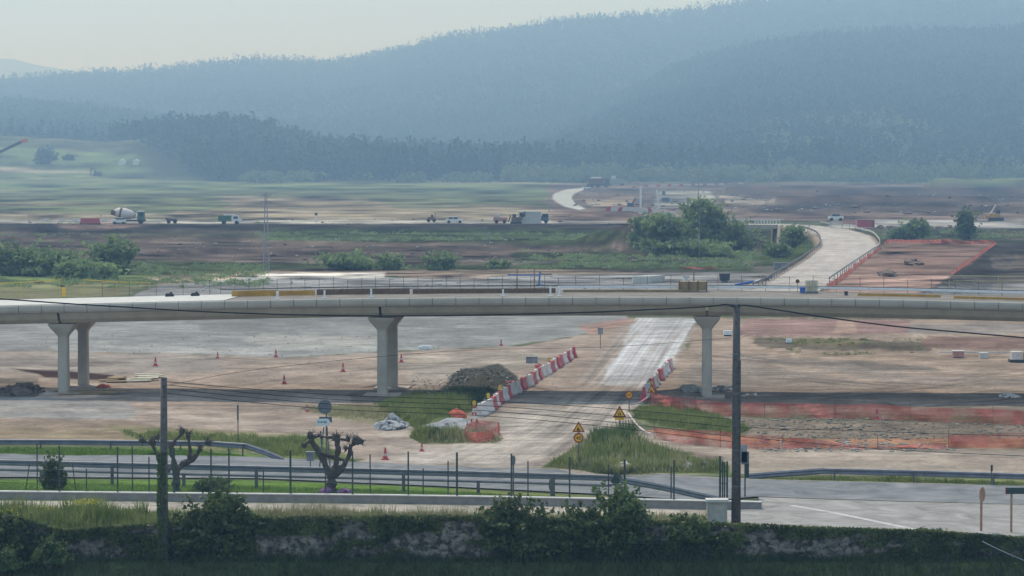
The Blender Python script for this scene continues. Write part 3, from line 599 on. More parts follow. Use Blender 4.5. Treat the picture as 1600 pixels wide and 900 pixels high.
for a, b in (((1170, 749.6), (1700, 762.5)), ((760, 736), (1170, 749.6)), ((1196, 779.5), (1700, 793))):
    p, q = G(*a, 0), G(*b, 0); d = (q - p).normalized(); n_ = Vector((d.y, -d.x, 0)) * .07; o_ = Vector((0, -.35, 0))
    mb.add([((p + n_ + o_).x, (p + n_ + o_).y, .077), ((q + n_ + o_).x, (q + n_ + o_).y, .077), ((q - n_ + o_).x, (q - n_ + o_).y, .077), ((p - n_ + o_).x, (p - n_ + o_).y, .077)], [(0, 1, 2, 3)])
tag(mb.build('road_edge_line', mat('road_paint_worn', (.36, .34, .26), .8, .35, 2)), kind='structure')
# haze
mb = MB(); mb.box((0, 5200, 175), (9000, 10700, 410)); hz_o = mb.build('haze', mat('haze_m', (1, 1, 1), 1, 0)); tag(hz_o, kind='stuff')
hm = MATS['haze_m']; t = hm.node_tree; t.nodes.remove(t.nodes['Principled BSDF']); pv = t.nodes.new('ShaderNodeVolumePrincipled')
pv.inputs['Color'].default_value = (*HAZE_COL, 1); pv.inputs['Density'].default_value = HAZE_DENS; pv.inputs['Anisotropy'].default_value = .4
pv.inputs['Absorption Color'].default_value = (1, 1, 1, 1)
t.links.new(pv.outputs[0], t.nodes['Material Output'].inputs['Volume'])
hz_o.data.materials[0] = hm
# far mountain
mb = MB(); pr = [(-900, 150), (-300, 110), (-60, 92), (20, 92), (60, 102), (120, 112), (200, 122), (420, 140)]
pts = [AT(x, y, 9300) for x, y in pr]; vs = []; 
for p in pts: vs += [(p.x, 9300, p.z), (p.x, 8300, -2), (p.x, 9900, -2)]
fs = []
for i in range(len(pts) - 1): fs += [(3 * i, 3 * i + 1, 3 * i + 4, 3 * i + 3), (3 * i, 3 * i + 3, 3 * i + 5, 3 * i + 2)]
mb.add(vs, fs); tag(mb.build('mountain', mat('far_rock', (.10, .12, .10), .9, .2, .004)), kind='structure')
# ================================================================== VIADUCT
A4 = math.radians(4.0); U = Vector((math.cos(A4), -math.sin(A4), 0)); W_ = Vector((math.sin(A4), math.cos(A4), 0))
P0 = G(598, 618, 0); SPAN = 22.72
TOPL = ([-700, 0, 100, 200, 350, 500, 700, 900, 1100, 1300, 1450, 1600, 2300], [506, 478, 476, 473.5, 470, 467, 465, 464, 464, 466, 469, 473, 492])
def BP(px, py, off):
    x, y, k = ray(px, py); r = Vector((x, y, k)); Q = P0 + W_ * off
    t = (Q.x * W_.x + Q.y * W_.y) / (r.x * W_.x + r.y * W_.y); p = r * t; return Vector((p.x, p.y, HC + p.z))
def along(p): return (p - P0).dot(U)
_px = np.linspace(-700, 2300, 60); _a = []; _z = []
for q in _px:
    p = BP(q, float(np.interp(q, *TOPL)), -1.9); _a.append((p - P0).dot(U)); _z.append(p.z)
def ZT(a): return float(np.interp(a, _a, _z))
def DK(a, off, dz=0): p = P0 + U * a + W_ * off; return Vector((p.x, p.y, ZT(a) + dz))
def DPX(px, off, dz=0):
    """point on the deck under photo column px at the given offset"""
    p = BP(px, 465, off); return DK(along(p), off, dz)
viad = thing('viaduct', 'long beige concrete viaduct on flared piers crossing the whole construction site', 'viaduct', tuple(P0))
O_ = tuple(P0)
A0, A1 = -2 * SPAN - 14, 3 * SPAN + 4
def dpath(a0, a1, off, step=2.0):
    n = max(2, int((a1 - a0) / step)); return [DK(a0 + (a1 - a0) * i / n, off) for i in range(n + 1)]
mb = MB(); mb.sweep(dpath(A0, A1, 0), [(1.82, -.02), (1.82, -.30), (-8.6, -.30), (-8.6, -.02)]); mb.build('deck_slab', M['concrete_dirty'], viad, O_)
aL = along(BP(362, 465, 2)); mb = MB(); mb.sweep(dpath(A0, aL, 0), [(1.4, -.016), (1.4, .02), (-8.3, .02), (-8.3, -.016)]); mb.build('lit_deck_top', M['concrete_pale'], viad, O_)  # left deck top in a paler colour that stands for sunlight on it
mb = MB(); a = A0
while a < A1:
    b = a + 1.62
    mb.sweep([DK(a, -1.9), DK(b - .035, -1.9)], [(.04, .0), (.10, -.05), (.13, -.18), (.10, -.38), (.02, -.52), (-.12, -.60), (-.20, -.60), (-.12, 0.0)]); a = b
mb.build('edge_panel', M['concrete_panel'], viad, O_)
mb = MB(); a = A0
while a < A1:
    b = a + 1.62
    mb.sweep([DK(a, 8.65), DK(b - .03, 8.65)], [(.08, .0), (.08, -.48), (-.08, -.48), (-.08, 0.0)]); a = b
mb.build('edge_panel', M['concrete_panel'], viad, O_)
for off in (0.0, 6.2):
    for k in range(-2, 4):
        a0 = max(A0, (k - 1) * SPAN + .09); a1 = min(A1, k * SPAN - .09)
        if a1 - a0 < 2: continue
        mb = MB(); mb.sweep(dpath(a0, a1, off), [(1.70, -.31), (1.66, -.62), (1.40, -1.05), (1.02, -1.34), (-1.02, -1.34), (-1.40, -1.05), (-1.66, -.62), (-1.70, -.31)]); mb.build('beam', M['beam'], viad, O_)
def pier(a, off):
    z = ZT(a) - 1.40; mb = MB(); c = P0 + U * a + W_ * off; v = []; f = []
    prof = [(0, .37, .40), (z - 1.0, .34, .38), (z - .85, .38, .42), (z - .28, .84, .78), (z - .10, .93, .86), (z, .93, .86)]
    for zz, hx, hy in prof:
        ch = .10
        for x, y in ((-hx + ch, -hy), (hx - ch, -hy), (hx, -hy + ch), (hx, hy - ch), (hx - ch, hy), (-hx + ch, hy), (-hx, hy - ch), (-hx, -hy + ch)):
            p = c + U * x + W_ * y; v.append((p.x, p.y, zz))
    n = 8
    for i in range(len(prof) - 1):
        for k in range(n): f.append((i * n + k, i * n + (k + 1) % n, (i + 1) * n + (k + 1) % n, (i + 1) * n + k))
    f.append(tuple((len(prof) - 1) * n + k for k in range(n))); mb.add(v, f)
    o = mb.build('pier', M['concrete'], viad, O_)
    b = MB()
    for s_ in (-.45, .45):
        p = c + U * s_; b.box((p.x, p.y, z + .03), (.5, 1.2, .058), rz=-A4)
    b.build('bearing', M['black'], o, (0, 0, 0) if False else O_)
    # footing slab, in its dug pit
    fo = MB(); p = c; fo.box((p.x, p.y, .05), (2.5, 2.3, .16), rz=-A4); fo.build('footing', mat('footing', (.40, .33, .27), .9, .2, 1.5), viad, O_)
for k in (-2, -1, 0, 1, 2):
    for off in (0.0, 6.2): pier(k * SPAN + (2.2 if k == 2 else 0), off)
# things standing on the deck
def deck_strip(name, label, cat, px0, px1, off, h, th, m, z0=0.0):
    a0 = along(BP(px0, 465, off)); a1 = along(BP(px1, 465, off)); mb = MB()
    mb.sweep([DK(a0 + (a1 - a0) * i / 12, off) for i in range(13)], [(th / 2, z0), (th / 2, z0 + h), (-th / 2, z0 + h), (-th / 2, z0)])
    c = DK((a0 + a1) / 2, off); return tag(mb.build(name, m, None, tuple(c)), label, cat)
deck_strip('formwork_board', 'ochre formwork board lying on the viaduct deck left of the middle pier', 'formwork', 362, 432, 4.5, .42, .1, M['ochre'])
deck_strip('formwork_board', 'brown formwork board on the deck directly above the middle pier', 'formwork', 495, 640, 4.5, .40, .1, M['brown'])
deck_strip('formwork_board', 'dark brown formwork board on the deck between middle pier and white bracket', 'formwork', 645, 868, 4.5, .34, .1, M['brown'])
deck_strip('formwork_board', 'short ochre formwork board on the deck near the left white stub post', 'formwork', 436, 492, 4.5, .36, .1, M['ochre'])
deck_strip('formwork_board', 'brown plank along the deck under the long white rail', 'formwork', 880, 1090, 5.5, .18, .12, M['ply'])
deck_strip('formwork_board', 'orange brown plank on the deck right of the cream tank', 'formwork', 1340, 1470, 3.0, .16, .12, M['ochre'])
deck_strip('formwork_board', 'orange plank at the far right end of the deck', 'formwork', 1490, 1680, 2.0, .16, .12, M['ochre'])
deck_strip('steel_rail', 'long white steel rail raised along the back of the deck', 'rail', 872, 1700, 7.6, .16, .14, M['white'], .22)
deck_strip('steel_rail', 'thin dark pipe along the back edge of the deck', 'pipe', 345, 1700, 8.3, .06, .08, M['dark'], .35)
for i, (px, h) in enumerate(((433, .55), (507, .55), (580, .60), (786, .5), (860, .7), (874, .7))):
    c = DPX(px, -.6); mb = MB(); mb.box((c.x, c.y, c.z + h / 2), (.13, .13, h)); mb.box((c.x, c.y, c.z + .02), (.3, .3, .05))
    tag(mb.build('stub_post', M['white'], None, tuple(c)), ['white stub post on the deck, leftmost of the row', 'white stub post on the deck, second from left', 'white stub post on the deck just left of the middle pier joint',
        'small white stub post on the deck above the gravel, fourth from left', 'left leg of the white post pair on the deck', 'right leg of the white post pair where the white rail begins'][i], 'post', 'white stub posts on the deck')
c = DPX(1082, 6.5); b = thing('plywood_box', 'brown plywood formwork box on the deck above the right pier', 'box', tuple(c))
mb = MB(); mb.box((c.x, c.y, c.z + .42), (2.0, 1.2, .62)); mb.build('panel', M['ply'], b, tuple(c))
for x in (-.98, -.3, .35, .98): mb = MB(); mb.box((c.x + x, c.y - .63, c.z + .42), (.07, .06, .80)); mb.build('batten', M['brown'], b, tuple(c))
c = DPX(1268, 6.0); b = thing('water_tank', 'cream caged water tank on the deck in front of the ramp', 'tank', tuple(c))
mb = MB(); mb.box((c.x, c.y, c.z + .48), (.74, .74, .72)); mb.build('tank', mat('cream', (.58, .50, .33), .5, .1, 3), b, tuple(c)); mb = MB()
for x in (-.4, -.2, 0, .2, .4): mb.box((c.x + x, c.y - .39, c.z + .46), (.02, .02, .84)); mb.box((c.x + x, c.y + .39, c.z + .46), (.02, .02, .84))
for z in (.1, .45, .86): mb.box((c.x, c.y - .39, c.z + z), (.82, .02, .02)); mb.box((c.x, c.y + .39, c.z + z), (.82, .02, .02))
mb.box((c.x, c.y, c.z + .05), (.86, .86, .1)); mb.build('cage', M['steel'], b, tuple(c))
c = DPX(1254, 5.5); mb = MB(); mb.box((c.x, c.y, c.z + .2), (.34, .34, .38), taper=1.15); mb.box((c.x, c.y, c.z + .41), (.42, .42, .04)); tag(mb.build('bin', M['blue'], None, tuple(c)), 'small blue bin beside the cream tank on the deck', 'bin')
c = DPX(1246, 6.5); b = thing('road_sign', 'small round dark red sign on the deck left of the cream tank', 'sign', tuple(c)); mb = MB(); mb.tube([c, c + Vector((0, 0, .95))], .02, 6); mb.build('post', M['steel'], b, tuple(c))
mb = MB(); mb.tube([c + Vector((0, -.02, .8)), c + Vector((0, -.05, .8))], .15, 14); mb.build('disc', M['rust'], b, tuple(c))
c = DPX(1322, 3.0); mb = MB(); mb.box((c.x, c.y, c.z + .12), (.22, .2, .24)); mb.box((c.x, c.y, c.z + .26), (.28, .22, .05)); tag(mb.build('bucket', M['dark'], None, tuple(c)), 'dark bucket on the deck right of the cream tank', 'bucket')
for i, px in enumerate((265, 305)):
    c = DPX(px, 6.8); b = MB()
    b.tube([c + Vector((-.32, 0, .1)), c + Vector((.32, 0, .1))], .1, 8); b.box((c.x, c.y, c.z + .2), (.5, .22, .12)); b.box((c.x + .1, c.y, c.z + .3), (.16, .16, .1))
    tag(b.build('compressor', M['dark'], None, tuple(c)), ['small dark machine on the pale deck, left of the pair', 'small dark machine on the pale deck, nearest the ochre board'][i], 'machine', 'dark machines on the deck')
# safety line behind the deck: stakes and ropes
fr = thing('safety_railing', 'thin temporary safety railing of stakes and ropes along the deck', 'railing', tuple(DPX(800, 8.4)))
o3 = tuple(DPX(800, 8.4)); mb = MB()
stk = list(range(160, 345, 42)) + list(range(345, 880, 22)) + list(range(900, 1680, 37))
tops = []
for i, px in enumerate(stk):
    c = DPX(px, 8.45); h = 1.05 + .1 * math.sin(i * 2.1); q_ = MB(); q_.tube([c, c + Vector((.03 * math.sin(i), 0, h))], .016, 5); q_.build('stake', M['dark'], fr, o3); tops.append(c + Vector((0, 0, h - .06)))
mb = MB(); mb.tube(tops, .008, 4); mb.tube([p - Vector((0, 0, .45)) for p in tops], .008, 4); mb.build('rope', M['dark'], fr, o3)
for (x0, y0, x1, y1, lab) in ((-30, 444, 96, 437, 'yellow safety rope on the left, left of the yellow stanchion'), (130, 437, 236, 442, 'yellow safety rope on the left, right of the yellow stanchion'), (1480, 430, 1640, 432, 'thin yellow rope in front of the dark slope, upper one'), (1490, 438, 1640, 439, 'thin yellow rope in front of the dark slope, lower one')):
    p = BP(x0, y0, 8.9); q = BP(x1, y1, 8.9); mb = MB(); mb.tube([p, (p + q) / 2 - Vector((0, 0, .04)), q], .03, 6)
    for t_ in (.02, .5, .98):
        e = p.lerp(q, t_); mb.tube([e, Vector((e.x, e.y, ZT(along(e)) - .2))], .016, 5)
    tag(mb.build('safety_rope', M['yellow'] if x0 < 1000 else mat('dull_yellow', (.40, .38, .2), .8, .1), None, tuple(p)), lab, 'rope', 'yellow ropes along the deck')
# ================================================================== guard rails
def guardrail(name, label, pts, h=.75, double=False, post=4.0, wood=False, m=None, postm=None, side=1, end_down=None):
    """pts world points on ground"""
    pts = [Vector(p) for p in pts]; base = tuple(pts[0]); t = thing(name, label, 'guardrail', base); m = m or M['steel']
    prof = [(0, 0), (.05, -.03), (.05, -.11), (0, -.155), (.05, -.20), (.05, -.28), (0, -.31), (-.015, -.31), (.0, -.2), (-.03, -.155), (0, -.11), (-.015, 0)]
    prof = [(o * side, z) for o, z in prof]
    mb = MB(); mb.sweep([p + Vector((0, 0, h)) for p in pts], prof); mb.build('beam', m, t, base)
    if double:
        mb = MB(); mb.sweep([p + Vector((0, 0, h * .60)) for p in pts], [(0, 0), (.04 * side, -.04), (.04 * side, -.10), (0, -.14), (-.02 * side, -.14), (-.02 * side, 0)]); mb.build('lower_beam', m, t, base)
    L = 0; n = 0; nxt = .5
    for a, b in zip(pts[:-1], pts[1:]):
        d = (b - a).length
        while nxt <= L + d and n < 95:
            p = a.lerp(b, (nxt - L) / d); q = MB(); hh = h + .02 if not wood else h * (.62 if n % 2 else .9)
            if b.z < a.z - .3: break
            q.box((p.x, p.y + .12 * (1 if side > 0 else -1) * -1, p.z + hh / 2 - .05), (.16 if wood else .08, .10, hh)); q.build('post', postm or m, t, base); n += 1; nxt += post
        L += d
    return t
GRx = [(-60, 751), (0, 752), (200, 757), (400, 762), (560, 766), (740, 771), (900, 776), (955, 778)]
gp = [G(*p, 0) for p in GRx]
tail = [G(1040, 783, 0), G(1130, 788, 0)]
t = guardrail('guardrail', 'long double guardrail with wooden posts along the near side of the main road', gp, 1.12, True, 3.8, True, M['steel'], M['steel_dark'])
e = gp[-1]; p1, p2 = tail; base = tuple(gp[0])
mb = MB(); mb.sweep([e + Vector((0, 0, 1.12)), p1 + Vector((0, 0, .78)), p2 + Vector((0, 0, .32))], [(0, 0), (.05, -.08), (0, -.155), (.05, -.23), (0, -.31), (-.03, -.31), (-.03, 0)]); mb.build('end_beam', M['steel'], t, base)
mb = MB(); mb.bar(e + Vector((0, 0, .8)), p1 + Vector((-1.2, -.3, .05)), .07, .07); mb.build('brace', M['steel_dark'], t, base)
far = [G(x, y, 0) for x, y in ((-60, 706), (0, 706), (120, 706.5), (240, 708), (330, 709), (385, 713))]
t = guardrail('guardrail', 'single guardrail on the far side of the road at the left, ending in a ramp', far, .72, False, 4.0, False, M['steel'], M['steel_dark'])
mb = MB(); e = far[-1]; q = G(443, 720, 0); mb.sweep([e + Vector((0, 0, .72)), e.lerp(q, .5) + Vector((0, 0, .5)), q + Vector((0, 0, .18))], [(0, 0), (.05, -.08), (0, -.155), (.05, -.23), (0, -.31), (-.03, -.31), (-.03, 0)]); mb.build('end_beam', M['steel'], t, tuple(far[0]))
rr = [G(x, y, 0) for x, y in ((1288, 752), (1420, 755), (1550, 759), (1700, 764))]
t = guardrail('guardrail', 'single guardrail at the right of the road, bent down at its left end', rr, .68, False, 4.0, False, M['steel'], M['steel_dark'])
mb = MB(); q = G(1170, 749, 0); mb.sweep([q + Vector((0, 0, .30)), q.lerp(rr[0], .5) + Vector((0, 0, .5)), rr[0] + Vector((0, 0, .68))], [(0, 0), (.05, -.08), (0, -.155), (.05, -.23), (0, -.31), (-.03, -.31), (-.03, 0)]); mb.build('end_beam', M['steel'], t, tuple(rr[0]))
def offs(i0, i1, off, n=8):
    out = []
    P = RAMPW
    for i in range(i0, i1):
        for k in range(n):
            a = P[max(i - 1, 0)]; b = P[i]; c = P[i + 1]; d = P[min(i + 2, len(P) - 1)]; t_ = k / n
            p = .5 * ((2 * b) + (-a + c) * t_ + (2 * a - 5 * b + 4 * c - d) * t_ ** 2 + (-a + 3 * b - 3 * c + d) * t_ ** 3)
            dv = .5 * ((-a + c) + 2 * (2 * a - 5 * b + 4 * c - d) * t_ + 3 * (-a + 3 * b - 3 * c + d) * t_ ** 2); dv.z = 0; dv.normalize()
            q = p + Vector((dv.y, -dv.x, 0)) * off; q.z = hz(q.x, q.y); out.append(q)
    return out
guardrail('guardrail', 'pale guardrail curving along the outer right side of the white ramp', offs(1, 7, 5.0), .95, False, 4.0, False, M['beige'], M['steel_dark'])
guardrail('guardrail', 'dark guardrail along the inner left side of the white ramp', offs(1, 6, -5.0), .85, False, 4.0, False, mat('rail_brown', (.17, .15, .14), .7, .2, 3), M['steel_dark'])
# overpass at the head of the ramp
q = RAMPW[-1]; a = AT(1132, 350, q.y + 1); b = AT(1222, 350, q.y - 1); a.z = b.z = 5.0; t = thing('overpass', 'small overpass with white balusters at the head of the curved ramp', 'bridge', tuple(a)); o_ = tuple(a)
mb = MB(); mb.sweep([a, b], [(4.6, .02), (4.6, -.75), (-4.6, -.75), (-4.6, .02)]); mb.build('deck', M['concrete'], t, o_)
for s_ in (4.4, -4.4):
    mb = MB(); d = (b - a).normalized(); r_ = Vector((d.y, -d.x, 0)) * s_; L = (b - a).length
    for i in range(int(L / .6)): p = a + r_ + d * (i * .6 + .2); mb.box((p.x, p.y, p.z + .45), (.16, .16, .85))
    mb.bar(a + r_ + Vector((0, 0, .9)), b + r_ + Vector((0, 0, .9)), .16, .14); mb.build('balustrade', M['dirty_white'], t, o_)
mb = MB(); p = AT(1216, 365, q.y); mb.box((p.x, p.y, 2.0), (1.0, 8.6, 4.4)); mb.build('abutment', M['concrete'], t, o_)
# ================================================================== nets
def netmat():
    m = mat('orange_net', (.60, .15, .11), .8, .2, 2, space='World'); t = m.node_tree; N = t.nodes
    tr = N.new('ShaderNodeBsdfTransparent'); mx = N.new('ShaderNodeMixShader'); nz = N.new('ShaderNodeTexNoise'); nz.inputs['Scale'].default_value = .9; nz.inputs['Detail'].default_value = 4
    g = N.new('ShaderNodeNewGeometry'); t.links.new(g.outputs['Position'], nz.inputs['Vector']); r = N.new('ShaderNodeMapRange'); r.inputs['From Min'].default_value = .3; r.inputs['From Max'].default_value = .7
    r.inputs['To Min'].default_value = .05; r.inputs['To Max'].default_value = .72; t.links.new(nz.outputs[0], r.inputs[0]); t.links.new(r.outputs[0], mx.inputs[0])
    t.links.new(N['Principled BSDF'].outputs[0], mx.inputs[2] if False else mx.inputs[1]); t.links.new(tr.outputs[0], mx.inputs[2]); t.links.new(mx.outputs[0], N['Material Output'].inputs[0]); return m
M['net'] = netmat()
def net(label, pts, h, seed=0, sag=.15):
    t = thing('safety_net', label, 'safety net', tuple(pts[0]), group='orange safety nets'); b0 = tuple(pts[0]); P = []; 
    for a, b in zip(pts[:-1], pts[1:]):
        n = max(2, int((b - a).length / .5)); P += [a.lerp(b, i / n) for i in range(n)]
    P.append(pts[-1]); v = []; f = []; R = 5
    for i, p in enumerate(P):
        hh = h * (1 - sag + sag * math.cos(i * .5 + seed) * .5 - sag * 2.2 * float(vn(i * .09, seed, seed)))
        for k in range(R):
            u = k / (R - 1); v.append((p.x + .08 * math.sin(i * 1.3 + k), p.y + .22 * math.sin(i * .8 + seed + k * .9) * (1 - u * .5), p.z + hh * u + .01))
    for i in range(len(P) - 1):
        for k in range(R - 1): f.append((i * R + k, (i + 1) * R + k, (i + 1) * R + k + 1, i * R + k + 1))
    mb = MB(); mb.add(v, f); mb.build('mesh', M['net'], t, b0)
    for i in range(0, len(P), 10): mb = MB(); mb.tube([P[i], P[i] + Vector((0, 0, h * 1.05))], .018, 5); mb.build('stake', M['rust'], t, b0)
    return t
net('orange safety net along the upper edge of the rubble strip at the right', [GG(*p) for p in ((1016, 636), (1060, 643), (1100, 649), (1230, 653), (1370, 656), (1500, 661), (1680, 666))], 1.05, 1, .06)
net('orange safety net along the lower roadside edge of the rubble strip, left stretch', [GG(*p) for p in ((1022, 686), (1090, 696), (1150, 701), (1220, 703))], 1.0, 2, .1)
net('slumped orange safety net in the middle of the lower rubble edge', [GG(*p) for p in ((1222, 701), (1300, 702), (1400, 702), (1480, 701))], .75, 5, .25)
net('orange safety net along the lower rubble edge at the far right', [GG(*p) for p in ((1482, 700), (1560, 698), (1690, 698))], 1.0, 8, .1)
net('orange net along the back edge of the pink earth platform', [GG(*p) for p in ((1386, 380), (1470, 380.5), (1554, 382))], .9, 3, .1)
net('orange net down the left edge of the pink earth platform', [GG(*p) for p in ((1386, 380), (1376, 390), (1345, 412), (1320, 434), (1290, 455))], .9, 4, .2)
net('orange net down the right edge of the pink earth platform', [GG(*p) for p in ((1556, 382), (1540, 393), (1512, 413), (1486, 431))], .8, 6, .2)
net('low orange net on the gravel beyond the deck, right of centre', [GG(*p) for p in ((1064, 421), (1120, 421))], .5, 7, .1)
net('orange net rolled round the end of the red and white barrier row', [GG(*p) for p in ((727, 690), (745, 692), (768, 690), (780, 684), (778, 676), (750, 674), (730, 680), (727, 690))], .82, 9, .1)
# ================================================================== road works furniture
X_ = GG
# barriers
def barrier(m):
    t = thing('road_barrier', 'x', 'barrier'); mb = MB(); n = 5; prof = [(-.26, 0), (-.26, .14), (-.13, .42), (-.10, .86), (.10, .86), (.13, .42), (.26, .14), (.26, 0)]
    L = .93; v = []
    for x in (-L, -L + .12, -L + .13, L - .13, L - .12, L):
        k = 1.0 if abs(x) < L - .125 else .86
        for y, z in prof: v.append((x, y * k, z * (1 if k == 1 else .97)))
    P = len(prof); f = []
    for i in range(5):
        for k in range(P): f.append((i * P + k, i * P + (k + 1) % P, (i + 1) * P + (k + 1) % P, (i + 1) * P + k))
    f += [tuple(range(P))[::-1], tuple(5 * P + k for k in range(P))]; mb.add(v, f)
    for x in (-.45, .45): mb.box((x, 0, .12), (.30, .56, .10))
    mb.build('body', m, t); c = MB(); c.tube([(-.5, 0, .86), (-.5, 0, .90)], .07, 8); c.build('cap', M['dark'], t); return t
BW = barrier(M['dirty_white']); BR = barrier(M['red']); first = {'W': True, 'R': True}
def place_barrier(kind, p, rz, label, group, sc=None, tilt=0):
    src = BW if kind == 'W' else BR
    if first[kind]:
        first[kind] = False; o = src; o.location = p; o.rotation_euler = (0, 0, rz); o['label'] = label; o['group'] = group
    else: o = dup(src, p, rz, label, group)
    if sc: o.scale = sc
    if tilt: o.rotation_euler = (tilt, 0, rz)
    return o
pa = [X_(x, y) for x, y in ((750, 652), (775, 637), (800, 618), (830, 600), (850, 588), (872, 574), (890, 562), (899, 556))]
pat = 'WWRWRWRWWRWRWRWWRWRRWRWR'; cum = [0]
for a, b in zip(pa[:-1], pa[1:]): cum.append(cum[-1] + (b - a).length)
NB = len(pat)
for i, kd in enumerate(pat):
    s_ = cum[-1] * (i + .5) / NB; k = max(j for j in range(len(pa) - 1) if cum[j] <= s_); a, b = pa[k], pa[k + 1]; p = a.lerp(b, (s_ - cum[k]) / (b - a).length); d = b - a
    place_barrier(kd, p + Vector((random.uniform(-.12, .12), 0, 0)), math.atan2(d.y, d.x) + random.uniform(-.12, .12), '%s plastic barrier, %s from the near end of the row left of the haul road' % ('white' if kd == 'W' else 'red', ORD[i]), 'red and white barriers left of the haul road')
place_barrier('R', X_(846, 574), .4, 'red barrier fallen over behind the barrier row, the farther one', 'fallen red barriers', (.6, .9, .9), 1.3)
place_barrier('R', X_(801, 601), .4, 'red barrier lying half hidden behind the middle of the barrier row', 'fallen red barriers', (.6, .9, .9), 1.3)
mb = MB(); p = X_(713, 652); mb.blob((p.x, p.y, p.z + .05), (.55, .4, .42), 3, 2, .35); tag(mb.build('plastic_heap', M['orange'], None, tuple(p)), 'crumpled red plastic heap in the grass left of the barrier row', 'debris')
def lamp_post(px, py, lab, striped=False):
    p = X_(px, py); t = thing('warning_lamp', lab, 'warning lamp', tuple(p), group='yellow warning lamps on the barriers'); o = tuple(p); z0 = .9 if not striped else 0
    if striped:
        for s_ in (-.18, .18):
            for k in range(5): mb = MB(); mb.bar(p + Vector((s_ * (1 - k * .18), 0, .22 * k)), p + Vector((s_ * (1 - (k + 1) * .18), 0, .22 * (k + 1))), .1, .1); mb.build('stripe', M['red'] if k % 2 == 0 else M['white'], t, o)
        z0 = 1.05
    mb = MB(); mb.tube([p + Vector((0, 0, z0 - .1)), p + Vector((0, 0, z0 + .08))], .035, 6); mb.build('stem', M['dark'], t, o)
    mb = MB(); mb.tube([p + Vector((0, -.05, z0 + .2)), p + Vector((0, .05, z0 + .2))], .12, 12); mb.box((p.x, p.y, p.z + z0 + .06), (.2, .12, .16)); mb.build('lamp', M['yellow'], t, o)
lamp_post(741, 660, 'yellow warning lamp on a striped stand at the near end of the barrier row', True)
for x, y, l in ((763, 643, 'second'), (781, 630, 'third'), (858, 582, 'farthest')): lamp_post(x, y, 'yellow warning lamp on the left barrier row, %s from the near end' % l)
pb = [X_(x, y) for x, y in ((1004, 628), (1014, 614), (1026, 600), (1040, 584), (1050, 574))]
for i in range(11):
    u = (i + .5) / 11 * 4; k = int(u); p = pa[0].lerp(pa[1], 0); p = pb[k].lerp(pb[k + 1], u - k); d = pb[k + 1] - pb[k]
    place_barrier('W' if i % 3 else 'R', p, math.atan2(d.y, d.x) + random.uniform(-.1, .1), '%s plastic barrier, %s from the near end of the row right of the haul road' % ('white' if i % 3 else 'red', ORD[i]), 'barriers right of the haul road')
t_ = MB(); a = X_(982, 668) ; 
def tape(label, p, q, h0, h1, sag, m):
    P = [p.lerp(q, i / 8) + Vector((0, 0, h0 + (h1 - h0) * i / 8 - sag * 4 * (i / 8) * (1 - i / 8))) for i in range(9)]; mb = MB(); mb.tube(P, .05, 5); tag(mb.build('barrier_tape', m, None, tuple(p)), label, 'tape')
tape('pink and white tape sagging down from the triangular sign to the roadside', X_(982, 668), X_(1017, 682), .9, .2, .25, mat('pink_white', (.62, .42, .42), .6, 0, 5, col2=(.7, .66, .66)))
tape('pale red tape strung between the round sign and the right barrier row', X_(986, 652), X_(1012, 634), .8, .6, .1, mat('pale_red', (.45, .30, .30), .6, .2, 4))
# cones
def cone(label, px, py, h):
    p = X_(px, py)
    if not hasattr(cone, 'src'):
        t = thing('traffic_cone', label, 'traffic cone', group='orange traffic cones'); b = MB(); b.box((0, 0, .03), (.48, .48, .06)); b.build('base', M['red'], t)
        r = [.17, .135, .105, .075, .045]; z = [.05, .22, .38, .54, .74]
        for k in range(4): q = MB(); q.tube([(0, 0, z[k]), (0, 0, z[k + 1])], [r[k], r[k + 1]], 12); q.build('band', M['red'] if k in (0, 2) else (M['pale_band'] if k == 1 else M['red']), t)
        cone.src = t; t.location = p; o = t
    else: o = dup(cone.src, p, 0, label, 'orange traffic cones')
    s_ = h / .74 / PXM(p.y); o.scale = (s_, s_, s_)
M['pale_band'] = mat('pale_band', (.55, .42, .38), .7, .2, 5)
CN = [(602, 718, 19, 'red and white traffic cone nearest the camera at the edge of the main road'), (659, 705, 13, 'traffic cone by the tall grass at the mouth of the haul road'), (480, 643, 11, 'small traffic cone in the verge left of the round sign back'),
      (444, 600, 14, 'traffic cone on the dirt track above the round sign back'), (536, 581, 14, 'traffic cone on the dirt left of the middle pier'), (627, 566, 13, 'traffic cone just right of the middle pier'),
      (431, 558, 12, 'traffic cone at the gravel edge, left of centre'), (243, 572, 14, 'traffic cone beyond the stacked boards by the left piers'), (340, 560, 10, 'traffic cone at the gravel edge, leftmost there'),
      (783, 540, 10, 'traffic cone at the far right end of the gravel edge'), (1370, 656, 17, 'bright red traffic cone standing by the net on the rubble strip')]
for x, y, h, l in CN: cone(l, x, y, h)
# signs
def disc(mb, c, r, th=.02, n=20): mb.tube([c + Vector((0, th / 2, 0)), c - Vector((0, th / 2, 0))], r, n)
def tri(mb, c, r, y0, y1): mb.prism([(c.x - r * .9, c.z - r * .62), (c.x + r * .9, c.z - r * .62), (c.x, c.z + r * .95)], c.y + y0, c.y + y1)
def text(parent, s, c, size, m, o):
    cu = bpy.data.curves.new('t', 'FONT'); cu.body = s; cu.size = size; cu.align_x = 'CENTER'; cu.align_y = 'CENTER'; cu.extrude = .004
    tmp = bpy.data.objects.new('t', cu); COL.objects.link(tmp); bpy.context.view_layer.update(); me = bpy.data.meshes.new_from_object(tmp.evaluated_get(bpy.context.evaluated_depsgraph_get()))
    bpy.data.objects.remove(tmp); me.materials.clear(); me.materials.append(m); ob = bpy.data.objects.new('digits', me); COL.objects.link(ob); ob.parent = parent
    ob.location = (c.x - o[0], c.y - o[1], c.z - o[2]); ob.rotation_euler = (math.pi / 2, 0, 0)
